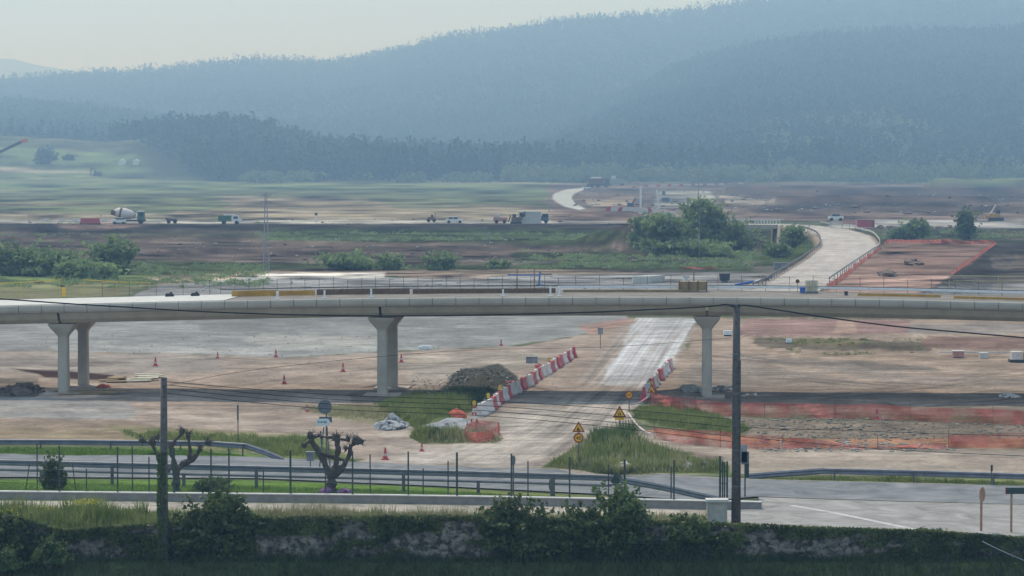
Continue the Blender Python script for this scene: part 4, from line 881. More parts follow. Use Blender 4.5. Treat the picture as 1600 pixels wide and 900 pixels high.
M['sign_yellow'] = mat('sign_yellow', (.78, .42, .03), .5, .1, 5); M['sign_red'] = mat('sign_red', (.30, .05, .03), .5, .15, 5)
def roadsign(label, px, ybase, elems, post_m='steel_dark', name='road_sign', both=False):
    p = X_(px, ybase); t = thing(name, label, 'road sign', tuple(p)); o = tuple(p); k = 1 / PXM(p.y); top = max((ybase - e[1]) * k + .1 for e in elems)
    mb = MB(); mb.tube([p, p + Vector((0, .03, top))], .032, 8); mb.build('post', M[post_m], t, o)
    for e in elems:
        c = Vector((p.x, p.y, p.z + (ybase - e[1]) * k)); r = e[2] * k
        if e[0] == 'tri':
            mb = MB(); tri(mb, c, r, -.03, -.01); mb.build('border', M['sign_red'], t, o); mb = MB(); tri(mb, c - Vector((0, 0, r * .02)), r * .68, -.04, -.032); mb.build('face', M['sign_yellow'], t, o)
            mb = MB(); z = c.z - r * .28
            if e[3] == 'works':
                mb.prism([(c.x - r * .30, z - r * .1), (c.x + r * .28, z - r * .1), (c.x + r * .12, z + r * .12), (c.x, z + r * .05), (c.x - r * .02, z + r * .38), (c.x - r * .12, z + r * .4), (c.x - r * .2, z + r * .1)], c.y - .050, c.y - .042)
            else:
                for s_ in (-1, 1): mb.prism([(c.x + s_ * r * .10 - .02, z - r * .1), (c.x + s_ * r * .10 + .02, z - r * .1), (c.x + s_ * r * .10 + .02, z + r * .3), (c.x + s_ * r * .10 - .02, z + r * .3)], c.y - .050, c.y - .042)
            mb.build('pictogram', M['black'], t, o)
        if e[0] == 'disc':
            mb = MB(); disc(mb, c - Vector((0, .02, 0)), r); mb.build('border', M['sign_red'], t, o); mb = MB(); disc(mb, c - Vector((0, .036, 0)), r * .72, .01); mb.build('face', M['sign_yellow'], t, o)
            text(t, e[3], c - Vector((0, .047, 0)), r * 1.05, M['black'], o)
        if e[0] == 'plate':
            mb = MB(); mb.box((c.x, c.y - .02, c.z), (e[2] * 2 * k, .02, e[3] * k)); mb.build('plate', M[e[4]], t, o)
        if e[0] == 'lamp':
            mb = MB(); mb.tube([c - Vector((0, .05, 0)), c + Vector((0, .05, 0))], .09, 10); mb.build('lamp', M['yellow'], t, o)
    return t
roadsign('triangular yellow roadworks sign above a round limit sign in the grass island', 904, 730, [('tri', 668, 11, 'works'), ('disc', 684, 8, '40')])
roadsign('triangular two-way traffic sign with yellow plate, right of the junction', 968, 690, [('tri', 646, 12, 'two'), ('plate', 655, 7.5, 5, 'sign_yellow')])
roadsign('round yellow limit sign at the edge of the viaduct shadow', 983, 648, [('disc', 617, 6.2, '60')])
roadsign('small triangular yellow sign against the right barrier row', 1018, 633, [('plate', 598, 2.5, 5, 'ochre'), ('tri', 609, 8.5, 'works')])
roadsign('thin post with a pale plate at the left edge of the haul road', 938, 545, [('plate', 517, 4, 10, 'stone_grey')])
# round sign seen from behind, with arrow board
p = X_(510, 733); k = 1 / PXM(p.y); t = thing('direction_sign', 'round sign seen from behind over a white arrow board, by the pollarded tree', 'road sign', tuple(p)); o = tuple(p)
for dx, tx, top in ((0, 0, 88), (-11, -4, 66), (6, 1, 66), (-5, -9, 60)):
    mb = MB(); mb.tube([p + Vector((dx * k, 0, 0)), p + Vector((tx * k, .03, top * k))], .035, 8); mb.build('post', M['steel_dark'], t, o)
mb = MB(); disc(mb, p + Vector((-2 * k, -.05, 98 * k)), 11 * k, .03, 28); mb.build('round_plate', M['sign_back'], t, o)
mb = MB(); mb.box((p.x - 1 * k, p.y - .04, p.z + 78 * k), (20 * k, .03, 9 * k)); mb.build('back_plate', M['steel_dark'], t, o)
mb = MB(); z = p.z + 74 * k; x0 = p.x - 15 * k; x1 = p.x + 7 * k; hh = 5.6 * k; mb.prism([(x0, z - hh), (x1 - 3.5 * k, z - hh), (x1, z), (x1 - 3.5 * k, z + hh), (x0, z + hh)], p.y - .12, p.y - .09); mb.build('arrow_board', mat('pale_sign', (.62, .66, .64), .5, .08, 3), t, o)
mb = MB(); random.seed(5); x = x0 + .06
lo = MB()
while x < x1 - .2:
    wl = random.uniform(.025, .045); lo.box((x + wl / 2, p.y - .125, z + .01), (wl, .008, random.choice((.10, .13, .10)))); x += wl + random.choice((.018, .018, .05))
lo.build('lettering', M['sign_back'], t, o)
p = X_(485, 738); k = 1 / PXM(p.y); t = thing('control_cabinet', 'small grey box on a thin post left of the pollarded tree', 'cabinet', tuple(p)); o = tuple(p)
mb = MB(); mb.tube([p, p + Vector((0, 0, 20 * k))], .03, 6); mb.build('post', M['steel_dark'], t, o); mb = MB(); mb.box((p.x, p.y, p.z + 25 * k), (12 * k, .3, 13 * k)); mb.box((p.x, p.y, p.z + 32 * k), (14 * k, .36, 1.4 * k)); mb.build('box', M['stone_grey'], t, o)
# sign edge-on among the fence, tilted box sign
def poleplate(label, px, yb, parts, name='road_sign', cat='road sign', r=.04, yoff=0, zb=None):
    p = X_(px, yb); k = 1 / PXM(p.y); t = thing(name, label, cat, tuple(p)); o = tuple(p); top = max(yb - q[1] for q in parts) * k
    mb = MB(); mb.tube([p, p + Vector((0, 0, top))], r, 8); mb.build('post', M[parts[0][5] if len(parts[0]) > 5 else 'steel_dark'], t, o)
    for q in parts:
        dx, yc, w_, h_, m = q[:5]; ry = q[6] if len(q) > 6 else 0; mb = MB()
        if len(q) > 7 and q[7] == 'disc':
            c = Vector((p.x + dx * k, p.y - .05, p.z + (yb - yc) * k)); v = []; n = 20
            for s_ in (-.02, .02):
                for i in range(n): a = 2 * math.pi * i / n; v.append((c.x + math.cos(a) * w_ / 2 * k, c.y + s_ + math.cos(a) * .2, c.z + math.sin(a) * h_ / 2 * k))
            mb.add(v, [tuple(range(n)), tuple(range(2 * n - 1, n - 1, -1))] + [(i, n + i, n + (i + 1) % n, (i + 1) % n) for i in range(n)])
        else: mb.box((p.x + dx * k, p.y - .06, p.z + (yb - yc) * k), (w_ * k, .05, h_ * k), ry=ry)
        mb.build('plate', M[m], t, o)
    return t
poleplate('narrow round sign seen almost edge-on above the guardrail, centre', 802, 776, [(0, 719, 7, 17, 'sign_back', 'steel_dark', 0, 'disc')])
poleplate('dark box lamp tilted on a short post above the leafy bush', 962, 790, [(1, 748, 13, 15, 'green_metal', 'green_metal', .45), (0, 757, 20, 3, 'steel_dark')], 'floodlight', 'floodlight', .05)
poleplate('short rounded bollard post at the guardrail left of the leafy bush', 861, 782, [(0, 757, 8, 20, 'steel_dark', 'steel_dark', 0, 'disc')], 'marker_post', 'marker')
poleplate('tall thin marker post standing in the dirt at the left', 372, 694, [(0, 644, 2.6, 24, 'steel_dark')], 'marker_post', 'marker', .03)
poleplate('grey traffic signs seen from behind, just right of the tall pole', 1164, 778, [(-2, 708, 10, 28, 'stone_grey'), (0, 715, 12, 20, 'sign_back'), (3, 735, 6, 22, 'green_metal')])
poleplate('rusty round sign seen from behind on the pale apron at the right', 1533, 832, [(1, 772, 12, 24, 'rust_light', 'rust_light', 0, 'disc')], r=.055) if M.setdefault('rust_light', mat('rust_light', (.36, .20, .13), .75, .25, 4)) else 0
poleplate('dark green street sign with red left edge at the right border', 1580, 834, [(8, 766, 34, 10, 'green_metal', 'rust_light'), (-9, 766, 2.4, 10, 'red')], r=.05)
poleplate('delineator post with dark cap on the right guardrail', 1549, 760, [(0, 731, 3.2, 10, 'dark')], 'marker_post', 'marker', .03)
# block, cabinet
p = X_(831, 567); mb = MB(); mb.box((p.x, p.y, p.z + .22), (.95, .7, .5)); mb.box((p.x, p.y, p.z + .5), (1.0, .74, .06)); tag(mb.build('concrete_block', M['stone_grey'], None, tuple(p)), 'grey concrete block lying alone on the dirt behind the barrier row', 'block')
p = X_(1120, 821); k = 1 / PXM(p.y); t = thing('utility_cabinet', 'pale concrete utility cabinet beside the tall wooden pole', 'cabinet', tuple(p)); o = tuple(p)
mb = MB(); mb.box((p.x, p.y, p.z + 19 * k), (31 * k, .6, 38 * k)); mb.build('body', M['concrete'], t, o); mb = MB(); mb.box((p.x, p.y - .02, p.z + 40 * k), (35 * k, .74, 4 * k)); mb.build('cap', M['concrete_pale'], t, o)
mb = MB(); mb.box((p.x, p.y - .31, p.z + 19 * k), (25 * k, .03, 30 * k)); mb.build('door', mat('cabinet_door', (.40, .38, .33), .8, .15, 4), t, o)
# white sheeted thing and other litter on the gravel
p = X_(664, 546); mb = MB(); mb.box((p.x, p.y, p.z + .15), (1.1, .6, .28)); mb.box((p.x + .1, p.y, p.z + .32), (.7, .5, .1)); tag(mb.build('white_block', M['white'], None, tuple(p)), 'small white block at the gravel edge right of the middle pier', 'block')
# ================================================================== low wall, fence
LW = [(-60, 780), (0, 780), (300, 783), (600, 786), (800, 789), (1000, 793), (1190, 797)]
lw = [G(*p, 0) for p in LW]; mb = MB(); mb.sweep(lw, [(.15, -.05), (.15, .36), (-.15, .36), (-.15, -.05)]); t = thing('low_wall', 'low concrete kerb wall between the grass strip and the lane', 'wall', tuple(lw[0])); mb.build('body', mat('kerb', (.26, .24, .22), .9, .2, 2, bump=.4), t, tuple(lw[0]))
mb = MB(); mb.sweep(lw, [(.20, .362), (.20, .41), (-.20, .41), (-.20, .362)]); mb.build('coping', M['concrete_pale'], t, tuple(lw[0]))
def lwp(px):
    y = np.interp(px, [a for a, b in LW], [b for a, b in LW]); p = G(px, float(y), 0); p.z = .40; return p
fz = thing('wire_fence', 'dark green wire fence on thin posts along the low concrete wall', 'fence', tuple(lw[0])); o = tuple(lw[0]); tops = []
for i, (px, yt) in enumerate([(-30, 695), (93, 698), (184, 700), (272, 702), (330, 704), (358, 704), (454, 707), (551, 709), (638, 710), (714, 711), (799, 713), (890, 718), (976, 721), (1053, 722)]):
    p = lwp(px); h = (768 + (px / 1100) * 16 - yt) / PXM(p.y); mb = MB(); mb.tube([p, p + Vector((0, 0, h))], .038 if i % 3 else .05, 8); mb.tube([p + Vector((0, 0, h)), p + Vector((0, 0, h + .03))], .045, 8); mb.build('post', M['green_metal'], fz, o); tops.append((p, h))
for px, yt in [(57, 698), (134, 738), (206, 703), (232, 720), (411, 742), (508, 742), (578, 718), (661, 740), (700, 728), (825, 728), (951, 733), (1049, 735)]:
    p = lwp(px) + Vector((0, .25, -.4)); p.z = .05; h = (770 + (px / 1100) * 16 - yt) / PXM(p.y) + .4; mb = MB(); mb.tube([p, p + Vector((0, 0, h))], .03, 8); mb.build('short_post', M['dark'], fz, o)
mb = MB()
for z in (.05, .55, 1.05, 1.5):
    mb.tube([p + Vector((0, 0, z)) for p, h in tops], .0045, 4)
a, b = tops[0][0], tops[-1][0]; L = (b - a).length
for i in range(int(L / .16)):
    for s_ in (-1, 1):
        p = a.lerp(b, i * .16 / L); q = a.lerp(b, min(1, max(0, (i * .16 + s_ * 1.45) / L))); zz = lambda u: .40
        p = Vector((p.x, p.y, .45)); q = Vector((q.x, q.y, 1.9)); d = (q - p); r_ = Vector((.003, 0, 0)); mb.add([p - r_, p + r_, q + r_, q - r_], [(0, 1, 2, 3)])
mb.build('wire_mesh', mat('wire', (.10, .12, .11), .6, 0), fz, o)
t = thing('steel_gate', 'closed narrow green steel gate posts beside the tall pole', 'gate', tuple(lwp(1130))); o = tuple(lwp(1130))
for px, yt, r in ((1125, 712, .05), (1129, 721, .035), (1132, 721, .035), (1136, 720, .045)):
    p = lwp(px); p.z = .02; mb = MB(); mb.tube([p, p + Vector((0, 0, (795 - yt) / PXM(p.y)))], r, 8); mb.build('bar', M['green_metal'], t, o)
mb = MB(); 
for z in (.4, 1.2, 1.8): mb.bar(Vector((lwp(1125).x, lwp(1125).y, z)), Vector((lwp(1136).x, lwp(1136).y, z)), .03, .04)
mb.build('crossbar', M['green_metal'], t, o)
# ================================================================== poles and cables
pR = X_(1150, 822); pR.z = 0; kR = 1 / PXM(pR.y)
tR = thing('utility_pole', 'tall dark wooden utility pole rising in front of the viaduct at the right', 'utility pole', tuple(pR)); o = tuple(pR)
mb = MB(); mb.tube([pR - Vector((0, 0, .2)), pR + Vector((0, 0, 3)), pR + Vector((-.01, 0, 7)), pR + Vector((0, 0, 349 * kR))], [.215, .20, .18, .15], 14); mb.build('pole', M['wood_pole'], tR, o, smooth=True)
for y in (552, 614, 703, 760): mb = MB(); z = (822 - y) * kR; mb.tube([pR + Vector((0, 0, z)), pR + Vector((0, 0, z + .07))], .215 - z * .004 + .0, 14); mb.build('band', M['steel_dark'], tR, o)
mb = MB(); mb.box((pR.x - .1, pR.y - .1, 347 * kR), (.5, .08, .10)); mb.box((pR.x + .16, pR.y - .19, 4.2), (.03, .03, 6.5)); mb.build('bracket', M['dark'], tR, o)
pL = AT(256, 868, 112.0 - .55); pL.z = hz(pL.x, pL.y) - .2; kL = 1 / PXM(pL.y); pl_top = AT(256, 590, pL.y)
tL = thing('utility_pole', 'shorter ivy-clad wooden pole standing before the stone wall at the left', 'utility pole', tuple(pL)); oL = tuple(pL)
mb = MB(); mb.tube([pL, pL.lerp(pl_top, .5), pl_top], [.185, .16, .13], 14); mb.build('pole', M['wood_pole'], tL, oL, smooth=True)
mb = MB(); mb.box((pl_top.x, pl_top.y - .1, pl_top.z - .35), (.08, .16, .08)); mb.build('bracket', M['dark'], tL, oL)
def cable(label, pts, r, grp=None):
    P = []
    for i in range(len(pts) - 1):
        for k in range(8):
            p0 = pts[max(i - 1, 0)]; p1 = pts[i]; p2 = pts[i + 1]; p3 = pts[min(i + 2, len(pts) - 1)]; t = k / 8
            P.append(.5 * ((2 * p1) + (-p0 + p2) * t + (2 * p0 - 5 * p1 + 4 * p2 - p3) * t * t + (-p0 + 3 * p1 - 3 * p2 + p3) * t ** 3))
    P.append(pts[-1]); mb = MB(); mb.tube(P, r, 6); return tag(mb.build('cable', M['black'], None, tuple(pts[0])), label, 'cable', grp)
YR = pR.y - .2
cable('thick black cable sagging across the viaduct from the left to the tall pole', [AT(x, y, YR + (1150 - x) * .004) for x, y in ((-200, 455), (0, 467), (100, 474), (200, 480), (300, 486), (400, 490), (500, 492.5), (620, 493.5), (750, 492), (900, 488.5), (1000, 484.5), (1105, 479), (1135, 475.5), (1146, 480))], .035)
cable('thick black cable running down from the tall pole to the right edge', [AT(x, y, YR - (x - 1150) * .006) for x, y in ((1154, 478), (1165, 477), (1200, 482), (1300, 497), (1400, 510), (1500, 519), (1600, 527.5), (1750, 540))], .035)
for i, (y0, y1, y2, y3, y4) in enumerate(((596, 622, 638, 655, 700), (601, 630, 648, 667, 680), (607, 638, 657, 682, 712), (614, 646, 664, 690, 716))):
    cable(['uppermost thin cable crossing the haul road between the two poles', 'second thin cable down crossing the haul road', 'third thin cable down crossing the haul road', 'lowest thin cable crossing the haul road between the two poles'][i],
          [AT(256, y0, pL.y), AT(500, y0 + (y1 - y0) * .75, 114.5), AT(760, y1 + 4, 118), AT(950, y2 + (i * 1.0), 121), AT(1142, y3, YR)], .014, 'thin cables over the haul road')
cable('thin cable from the tall pole along the rubble strip, upper one', [AT(1156, 668, YR), AT(1300, 672, YR - 1), AT(1450, 677, YR - 2), AT(1700, 684, YR - 3)], .012)
cable('thin cable from the tall pole falling towards the right edge, lower one', [AT(1156, 682, YR), AT(1250, 691, YR - 1), AT(1400, 703, YR - 2), AT(1700, 717, YR - 3)], .014)
cable('faint cable sagging over the haul road beneath the viaduct', [AT(262, 602, pL.y), AT(420, 575, 125), AT(700, 549, 132), AT(950, 542, 134), AT(1142, 528, YR)], .010)
cable('taut pale stay wire across the wall corner at the bottom right', [AT(1535, 846, 111), AT(1570, 863, 110), AT(1620, 884, 109)], .02).data.materials[0] = M['steel']
# ================================================================== vegetation
def crown_soup(c, r, n, leaf, rng, lobes=7, flat=.0, droop=.3):
    """leaf triangles gathered in lobes through an ellipsoid"""
    L = rng.normal(size=(lobes, 3)); L /= np.linalg.norm(L, axis=1)[:, None]; L *= rng.uniform(.25, .72, (lobes, 1)); L[:, 2] = L[:, 2] * .9 + .05
    lr = rng.uniform(.32, .55, lobes); k = rng.integers(0, lobes, n)
    d = rng.normal(size=(n, 3)); d /= np.linalg.norm(d, axis=1)[:, None]
    p = L[k] + d * (lr[k] * rng.uniform(.55, 1.08, n) ** .5)[:, None]
    ns = n // 7; sp = rng.normal(size=(26, 3)); sp /= np.linalg.norm(sp, axis=1)[:, None]; sp[:, 2] = np.abs(sp[:, 2]) * .9 + .1; kk = rng.integers(0, 26, ns); ln = rng.uniform(.5, 1.22, ns); p[:ns] = sp[kk] * ln[:, None] + rng.normal(0, .05, (ns, 3))
    ctr = p * np.array(r) + np.array(c)
    a = rng.normal(size=(n, 3)); a /= np.linalg.norm(a, axis=1)[:, None]; b = rng.normal(size=(n, 3)); b = np.cross(a, b); b /= np.linalg.norm(b, axis=1)[:, None]
    s = leaf * rng.uniform(.6, 1.4, (n, 1))
    return np.stack([ctr - a * s, ctr + a * s * .6 + b * s * .7, ctr + a * s * .6 - b * s * .7], 1).reshape(-1, 3)
def bush(name, label, cat, px, yb, wpx, hpx, m, n, leaf, group=None, trunk=True, Y=None, zb=None, lobes=9, rd=None, low=True):
    p = X_(px, yb) if Y is None else AT(px, yb, Y); k = 1 / PXM(p.y); w_ = wpx * k / 2; h_ = hpx * k; rng = np.random.default_rng(int(px * 7 + yb))
    t = thing(name, label, cat, tuple(p), 0, group)
    n2 = n // 3 if low else 0; S = crown_soup((p.x, p.y, p.z + h_ * .50), (w_ * 1.08, rd or w_ * .9, h_ * .54), n - n2, leaf, rng, lobes)
    if n2: S = np.concatenate([S, crown_soup((p.x, p.y, p.z + h_ * .20), (w_ * 1.25, rd or w_ * .9, h_ * .30), n2, leaf, rng, lobes)])
    S[:, 2] = np.maximum(S[:, 2], p.z - .1)
    npmesh('crown', S, 3, m, t, tuple(p)); mb = MB()
    for i in range(4 if trunk else 3):
        a = rng.uniform(0, 6.28); e = p + Vector((math.cos(a) * w_ * .5, math.sin(a) * w_ * .4, h_ * .6)); mb.tube([p + Vector((0, 0, -.1)), p.lerp(e, .5) + Vector((0, 0, h_ * .05)), e], [max(.03, h_ * .03), max(.02, h_ * .02), .01], 6)
    mb.build('trunk', M['bark'], t, tuple(p)); return t
# foreground: shrubs on the wall
bush('shrub', 'dark leafy shrub growing over the wall, left of the tall bush', 'shrub', 803, 868, 104, 86, M['leaf_dark'], 6500, .11, Y=111.9, rd=.9)
bush('shrub', 'tall pointed leafy bush on the wall below the tilted lamp', 'shrub', 962, 868, 84, 106, M['leaf'], 6500, .10, Y=111.8, rd=.9)
bush('shrub', 'low spreading shrub on the wall, just left of the tall bush', 'shrub', 905, 868, 90, 74, M['leaf_dark'], 5500, .10, Y=111.9, rd=.9)
bush('shrub', 'bushy dark shrub on the wall right beside the ivy pole', 'shrub', 335, 872, 124, 96, M['leaf_dark'], 7500, .11, Y=111.9, rd=.9)
bush('shrub', 'small light green shrub behind the wall by the ivy pole', 'shrub', 345, 800, 50, 34, M['leaf_light'], 2000, .09, Y=114, rd=.8)
bush('shrub', 'low green shrub on the wall left of the utility cabinet', 'shrub', 1075, 850, 70, 44, M['leaf'], 3000, .09, Y=111.9, rd=.8)
bush('shrub', 'round green shrub behind the fence beside the left pollarded tree', 'shrub', 335, 770, 62, 24, M['leaf'], 2200, .07)
bush('shrub', 'fuzzy pale green bush in front of the wall at lower left', 'shrub', 78, 885, 54, 46, M['leaf_light'], 2600, .07, Y=110.6, rd=.6)
bush('shrub', 'pale green bush cut by the left border at the bottom', 'shrub', 8, 890, 50, 42, M['leaf_light'], 2200, .07, Y=110.5, rd=.6)
bush('shrub', 'dark ivy mound on the wall at the far left', 'shrub', 20, 868, 110, 64, M['leaf_dark'], 5000, .10, Y=111.9, rd=.8)
t = bush('young_tree', 'small dark conical tree tied to stakes behind the fence at the left', 'tree', 84, 766, 38, 56, M['leaf_dark'], 2600, .07, lobes=6)
pp = X_(84, 768)
for dx, l in ((-1.4, -.3), (1.1, .2)): mb = MB(); q = pp + Vector((dx, 0, 0)); mb.tube([q, q + Vector((-dx * .15, 0, 1.35))], .025, 6); mb.build('stake', M['bark'], t, tuple(t.location))
# pollarded trees
def pollard(label, base, limbs, knobs, Y, m, twig=1.0, seed=1):
    p = AT(*base, Y); p.z = 0; t = thing('pollarded_tree', label, 'tree', tuple(p)); o = tuple(p); mb = MB(); rr = random.Random(seed)
    for pts in limbs:
        P = [AT(x, y, Y + dy) for x, y, r, dy in pts]; Q = []; R = []
        for i in range(len(P) - 1):
            for k in range(3): Q.append(P[i].lerp(P[i + 1], k / 3) + Vector((rr.uniform(-.03, .03), rr.uniform(-.03, .03), rr.uniform(-.02, .02)))); R.append((pts[i][2] + (pts[i + 1][2] - pts[i][2]) * k / 3) / PXM(Y) * rr.uniform(.72, 1.3))
        Q.append(P[-1]); R.append(pts[-1][2] / PXM(Y)); mb.tube(Q, R, 9)
    for i, (x, y, r, dy) in enumerate(knobs): c = AT(x, y, Y + dy); rk = r / PXM(Y); mb.blob(tuple(c), (rk, rk, rk), i + seed * 9, 2, .6, flat=False)
    mb.build('trunk', m, t, o, smooth=False); mb = MB()
    for x, y, r, dy in knobs:
        c = AT(x, y, Y + dy); rk = r / PXM(Y)
        for k in range(int(13 * twig)): a = rr.uniform(0, 6.28); e = Vector((math.cos(a), rr.uniform(-.6, .6), math.sin(a) * .9 + .3)).normalized() * rk * rr.uniform(1.3, 3.0); mb.tube([c, c + e * .6 + Vector((0, 0, .02)), c + e], [.022, .016, .008], 5)
    tag(mb.build('twigs', m, t, o), kind='stuff')
    return t
Yp = X_(520, 772).y
t = pollard('pollarded tree with knobbly raised arms behind the fence in the centre', (517, 772), [
    [(517, 774, 9, 0), (518, 755, 8, 0), (519, 738, 8.5, 0)], [(517, 742, 7, 0), (506, 722, 5.5, .2), (496, 704, 4.6, .3), (488, 690, 4, .3), (485, 683, 4, .3)],
    [(521, 742, 6, 0), (526, 720, 4.5, -.3), (528, 700, 4.6, -.4), (527, 686, 5, -.4)], [(522, 742, 7, 0), (538, 728, 5, .2), (546, 712, 4.2, .3), (549, 696, 4, .3), (556, 690, 4, .3)],
    [(500, 708, 3.2, .2), (520, 714, 3, .4), (542, 720, 2.6, .2)], [(488, 684, 2.4, .3), (498, 681, 2.2, .3), (512, 684, 2, .1), (524, 683, 2.4, -.2)], [(485, 690, 2.6, .3), (478, 694, 2, .3), (474, 697, 2.6, .3)],
    [(528, 686, 2, -.3), (538, 687, 2, 0), (545, 688, 2.4, .3)]],
    [(485, 681, 5.5, .3), (474, 697, 3.5, .3), (526, 683, 6, -.4), (544, 686, 3.6, .3), (556, 688, 6, .3), (563, 690, 5, .3), (501, 681, 2.5, .3), (540, 701, 3, .3)], Yp, M['bark'], 1.2, 1)
mb = MB()
for i, (x, y) in enumerate(((505, 770), (512, 768), (538, 768), (543, 769), (533, 771))): c = AT(x, y, Yp - .6); mb.blob(tuple(c), (.22, .2, .18), i + 3, 2, .4, flat=False)
tag(mb.build('flower_clump', M['purple'], None, tuple(AT(525, 770, Yp - .6))), 'purple flowers at the foot of the central pollarded tree', 'flowers')
Yq = X_(280, 771).y
pollard('pollarded tree half hidden behind the ivy pole at the left', (275, 771), [
    [(275, 774, 7, 0), (275, 755, 6, 0), (276, 735, 6, 0)], [(276, 737, 5.5, 0), (285, 725, 4.5, .2), (300, 718, 4, .3), (308, 708, 3.5, .3), (314, 700, 4, .3)], [(275, 738, 5, 0), (270, 716, 3.8, 0), (267, 700, 3.4, 0), (275, 688, 3, 0), (284, 676, 3, .1)],
    [(296, 720, 3, .2), (297, 700, 2.8, .2), (294, 682, 3, .2)], [(266, 736, 4.5, 0), (250, 722, 3.4, -.1), (243, 705, 3.2, .1), (238, 692, 3.4, .1)], [(238, 694, 2.6, .1), (228, 690, 2.4, .1), (220, 688, 3, .1)]],
    [(284, 674, 4.5, .1), (294, 679, 4.5, .2), (313, 697, 3.2, .3), (325, 691, 4.5, .3), (238, 689, 4.5, .1), (222, 688, 4, .1), (268, 697, 4, 0), (246, 684, 4, 0)], Yq, M['bark'], 1.2, 2)
# stone wall
WT = ([-80, 0, 60, 100, 170, 400, 560, 740, 800, 1150, 1280, 1450, 1600, 1700], [806, 806, 822, 832, 826, 813, 811, 811, 814, 822, 828, 833, 843, 848])
xs = np.arange(-80, 1690, 4.0); v = []; f = []; NR = 13; wl_n = len(xs)
for i, x in enumerate(xs):
    yt = float(np.interp(x, *WT)) + 3.0 * (float(fbm(x / 25, 0, 8, 4)) - .5) * 2
    top = AT(x, yt, YB); 
    for k in range(NR):
        u = k / (NR - 3) if k < NR - 2 else 1
        z = -.3 + (top.z + .3) * u; bumpy = .16 * (float(fbm(top.x * 2.2, z * 3.0, 4, 3)) - .5) + .10 * (float(vn(top.x * 5, z * 6, 3)) - .5)
        y = YB + bumpy if k < NR - 2 else (YB + .25 if k == NR - 2 else YB + .5)
        if k == NR - 1: z = top.z - .05
        v.append((top.x, y, z + (0 if k < NR - 2 else .02)))
    v.append((top.x, YB + .5, -.3))
NR += 1
for i in range(wl_n - 1):
    for k in range(NR - 1): f.append((i * NR + k, (i + 1) * NR + k, (i + 1) * NR + k + 1, i * NR + k + 1))
wall = thing('stone_wall', 'old rough stone wall with ivy running along the whole bottom of the picture', 'wall', (0, YB, 0)); mb = MB(); mb.add(v, f); wo = mb.build('masonry', M['stone'], wall, (0, YB, 0))
m = bpy.data.materials.new('wall_stone'); m.use_nodes = True; T = m.node_tree; N = T.nodes; b = N['Principled BSDF']; b.inputs['Roughness'].default_value = .95
tc = N.new('ShaderNodeTexCoord'); vo = N.new('ShaderNodeTexVoronoi'); vo.inputs['Scale'].default_value = 4.6; vo.inputs['Randomness'].default_value = 1; mpn = N.new('ShaderNodeMapping'); mpn.inputs['Scale'].default_value = (.8, 1, 1.5)
nz = N.new('ShaderNodeTexNoise'); nz.inputs['Scale'].default_value = 2.6; nz.inputs['Detail'].default_value = 9; nz.inputs['Roughness'].default_value = .75; mxv = N.new('ShaderNodeMixRGB'); mxv.inputs[0].default_value = .12
T.links.new(tc.outputs['Object'], mpn.inputs[0]); T.links.new(tc.outputs['Object'], nz.inputs['Vector']); T.links.new(mpn.outputs[0], mxv.inputs[1]); T.links.new(nz.outputs['Color'], mxv.inputs[2]); T.links.new(mxv.outputs[0], vo.inputs['Vector'])
r = N.new('ShaderNodeValToRGB'); r.color_ramp.elements[0].color = (.08, .07, .055, 1); r.color_ramp.elements[1].color = (.30, .26, .20, 1); T.links.new(vo.outputs['Color'], r.inputs[0])
r2 = N.new('ShaderNodeValToRGB'); r2.color_ramp.elements[0].position = .46; r2.color_ramp.elements[1].position = .52; r2.color_ramp.elements[0].color = (.045, .055, .035, 1); r2.color_ramp.elements[1].color = (1, 1, 1, 1); T.links.new(nz.outputs[0], r2.inputs[0])
mx = N.new('ShaderNodeMixRGB'); mx.blend_type = 'MULTIPLY'; mx.inputs[0].default_value = .75; T.links.new(r.outputs[0], mx.inputs[1]); T.links.new(r2.outputs[0], mx.inputs[2]); T.links.new(mx.outputs[0], b.inputs['Base Color'])
bp = N.new('ShaderNodeBump'); bp.inputs['Strength'].default_value = .9; bp.inputs['Distance'].default_value = .1; bp.invert = True; T.links.new(vo.outputs['Distance'], bp.inputs['Height']); T.links.new(bp.outputs[0], b.inputs['Normal']); wo.data.materials[0] = m
def soup_at(P, leaf, rng):
    n = len(P); a = rng.normal(size=(n, 3)); a /= np.linalg.norm(a, axis=1)[:, None]; b = np.cross(a, rng.normal(size=(n, 3))); b /= np.linalg.norm(b, axis=1)[:, None]; s = leaf * rng.uniform(.6, 1.4, (n, 1))
    return np.stack([P - a * s, P + a * s * .6 + b * s * .7, P + a * s * .6 - b * s * .7], 1).reshape(-1, 3)
rng = np.random.default_rng(3); n = 90000; px = rng.uniform(-70, 1670, n); u = rng.uniform(0, 1, n)
yt = np.interp(px, *WT); X = (px - 800) / F * YB; ztop = HC - YB * (yt - 262) / F; z = ztop * (1.06 * u ** .8) + .02
dens = fbm(px / 60, z * 1.5, 21, 4) + .25 * (u > .85) - .12 * ((px > 540) & (px < 780)) + .04 * (px > 1000)
k = dens > .50; P = np.stack([X[k], YB - .05 - rng.uniform(0, .22, k.sum()), z[k]], -1); npmesh('ivy', soup_at(P, .065, rng), 3, mat('ivy_leaf', (.04, .06, .022), .7, 0, .9, col2=(.19, .22, .075), transl=.35), wall, (0, YB, 0))
# ivy on the left pole
n = 2600; h_ = rng.uniform(.1, 5.2, n) ; a = rng.uniform(0, 6.28, n); rad = .16 + .20 * fbm(h_ * 2, a, 5, 3) * (1 - h_ / 7) ; sel = (np.cos(a) < .75)
P = np.stack([pL.x + np.cos(a) * rad - .03, pL.y + np.sin(a) * rad, pL.z + h_ * .9], -1)[sel]; npmesh('ivy', soup_at(P, .06, rng), 3, M['leaf'], tL, oL)
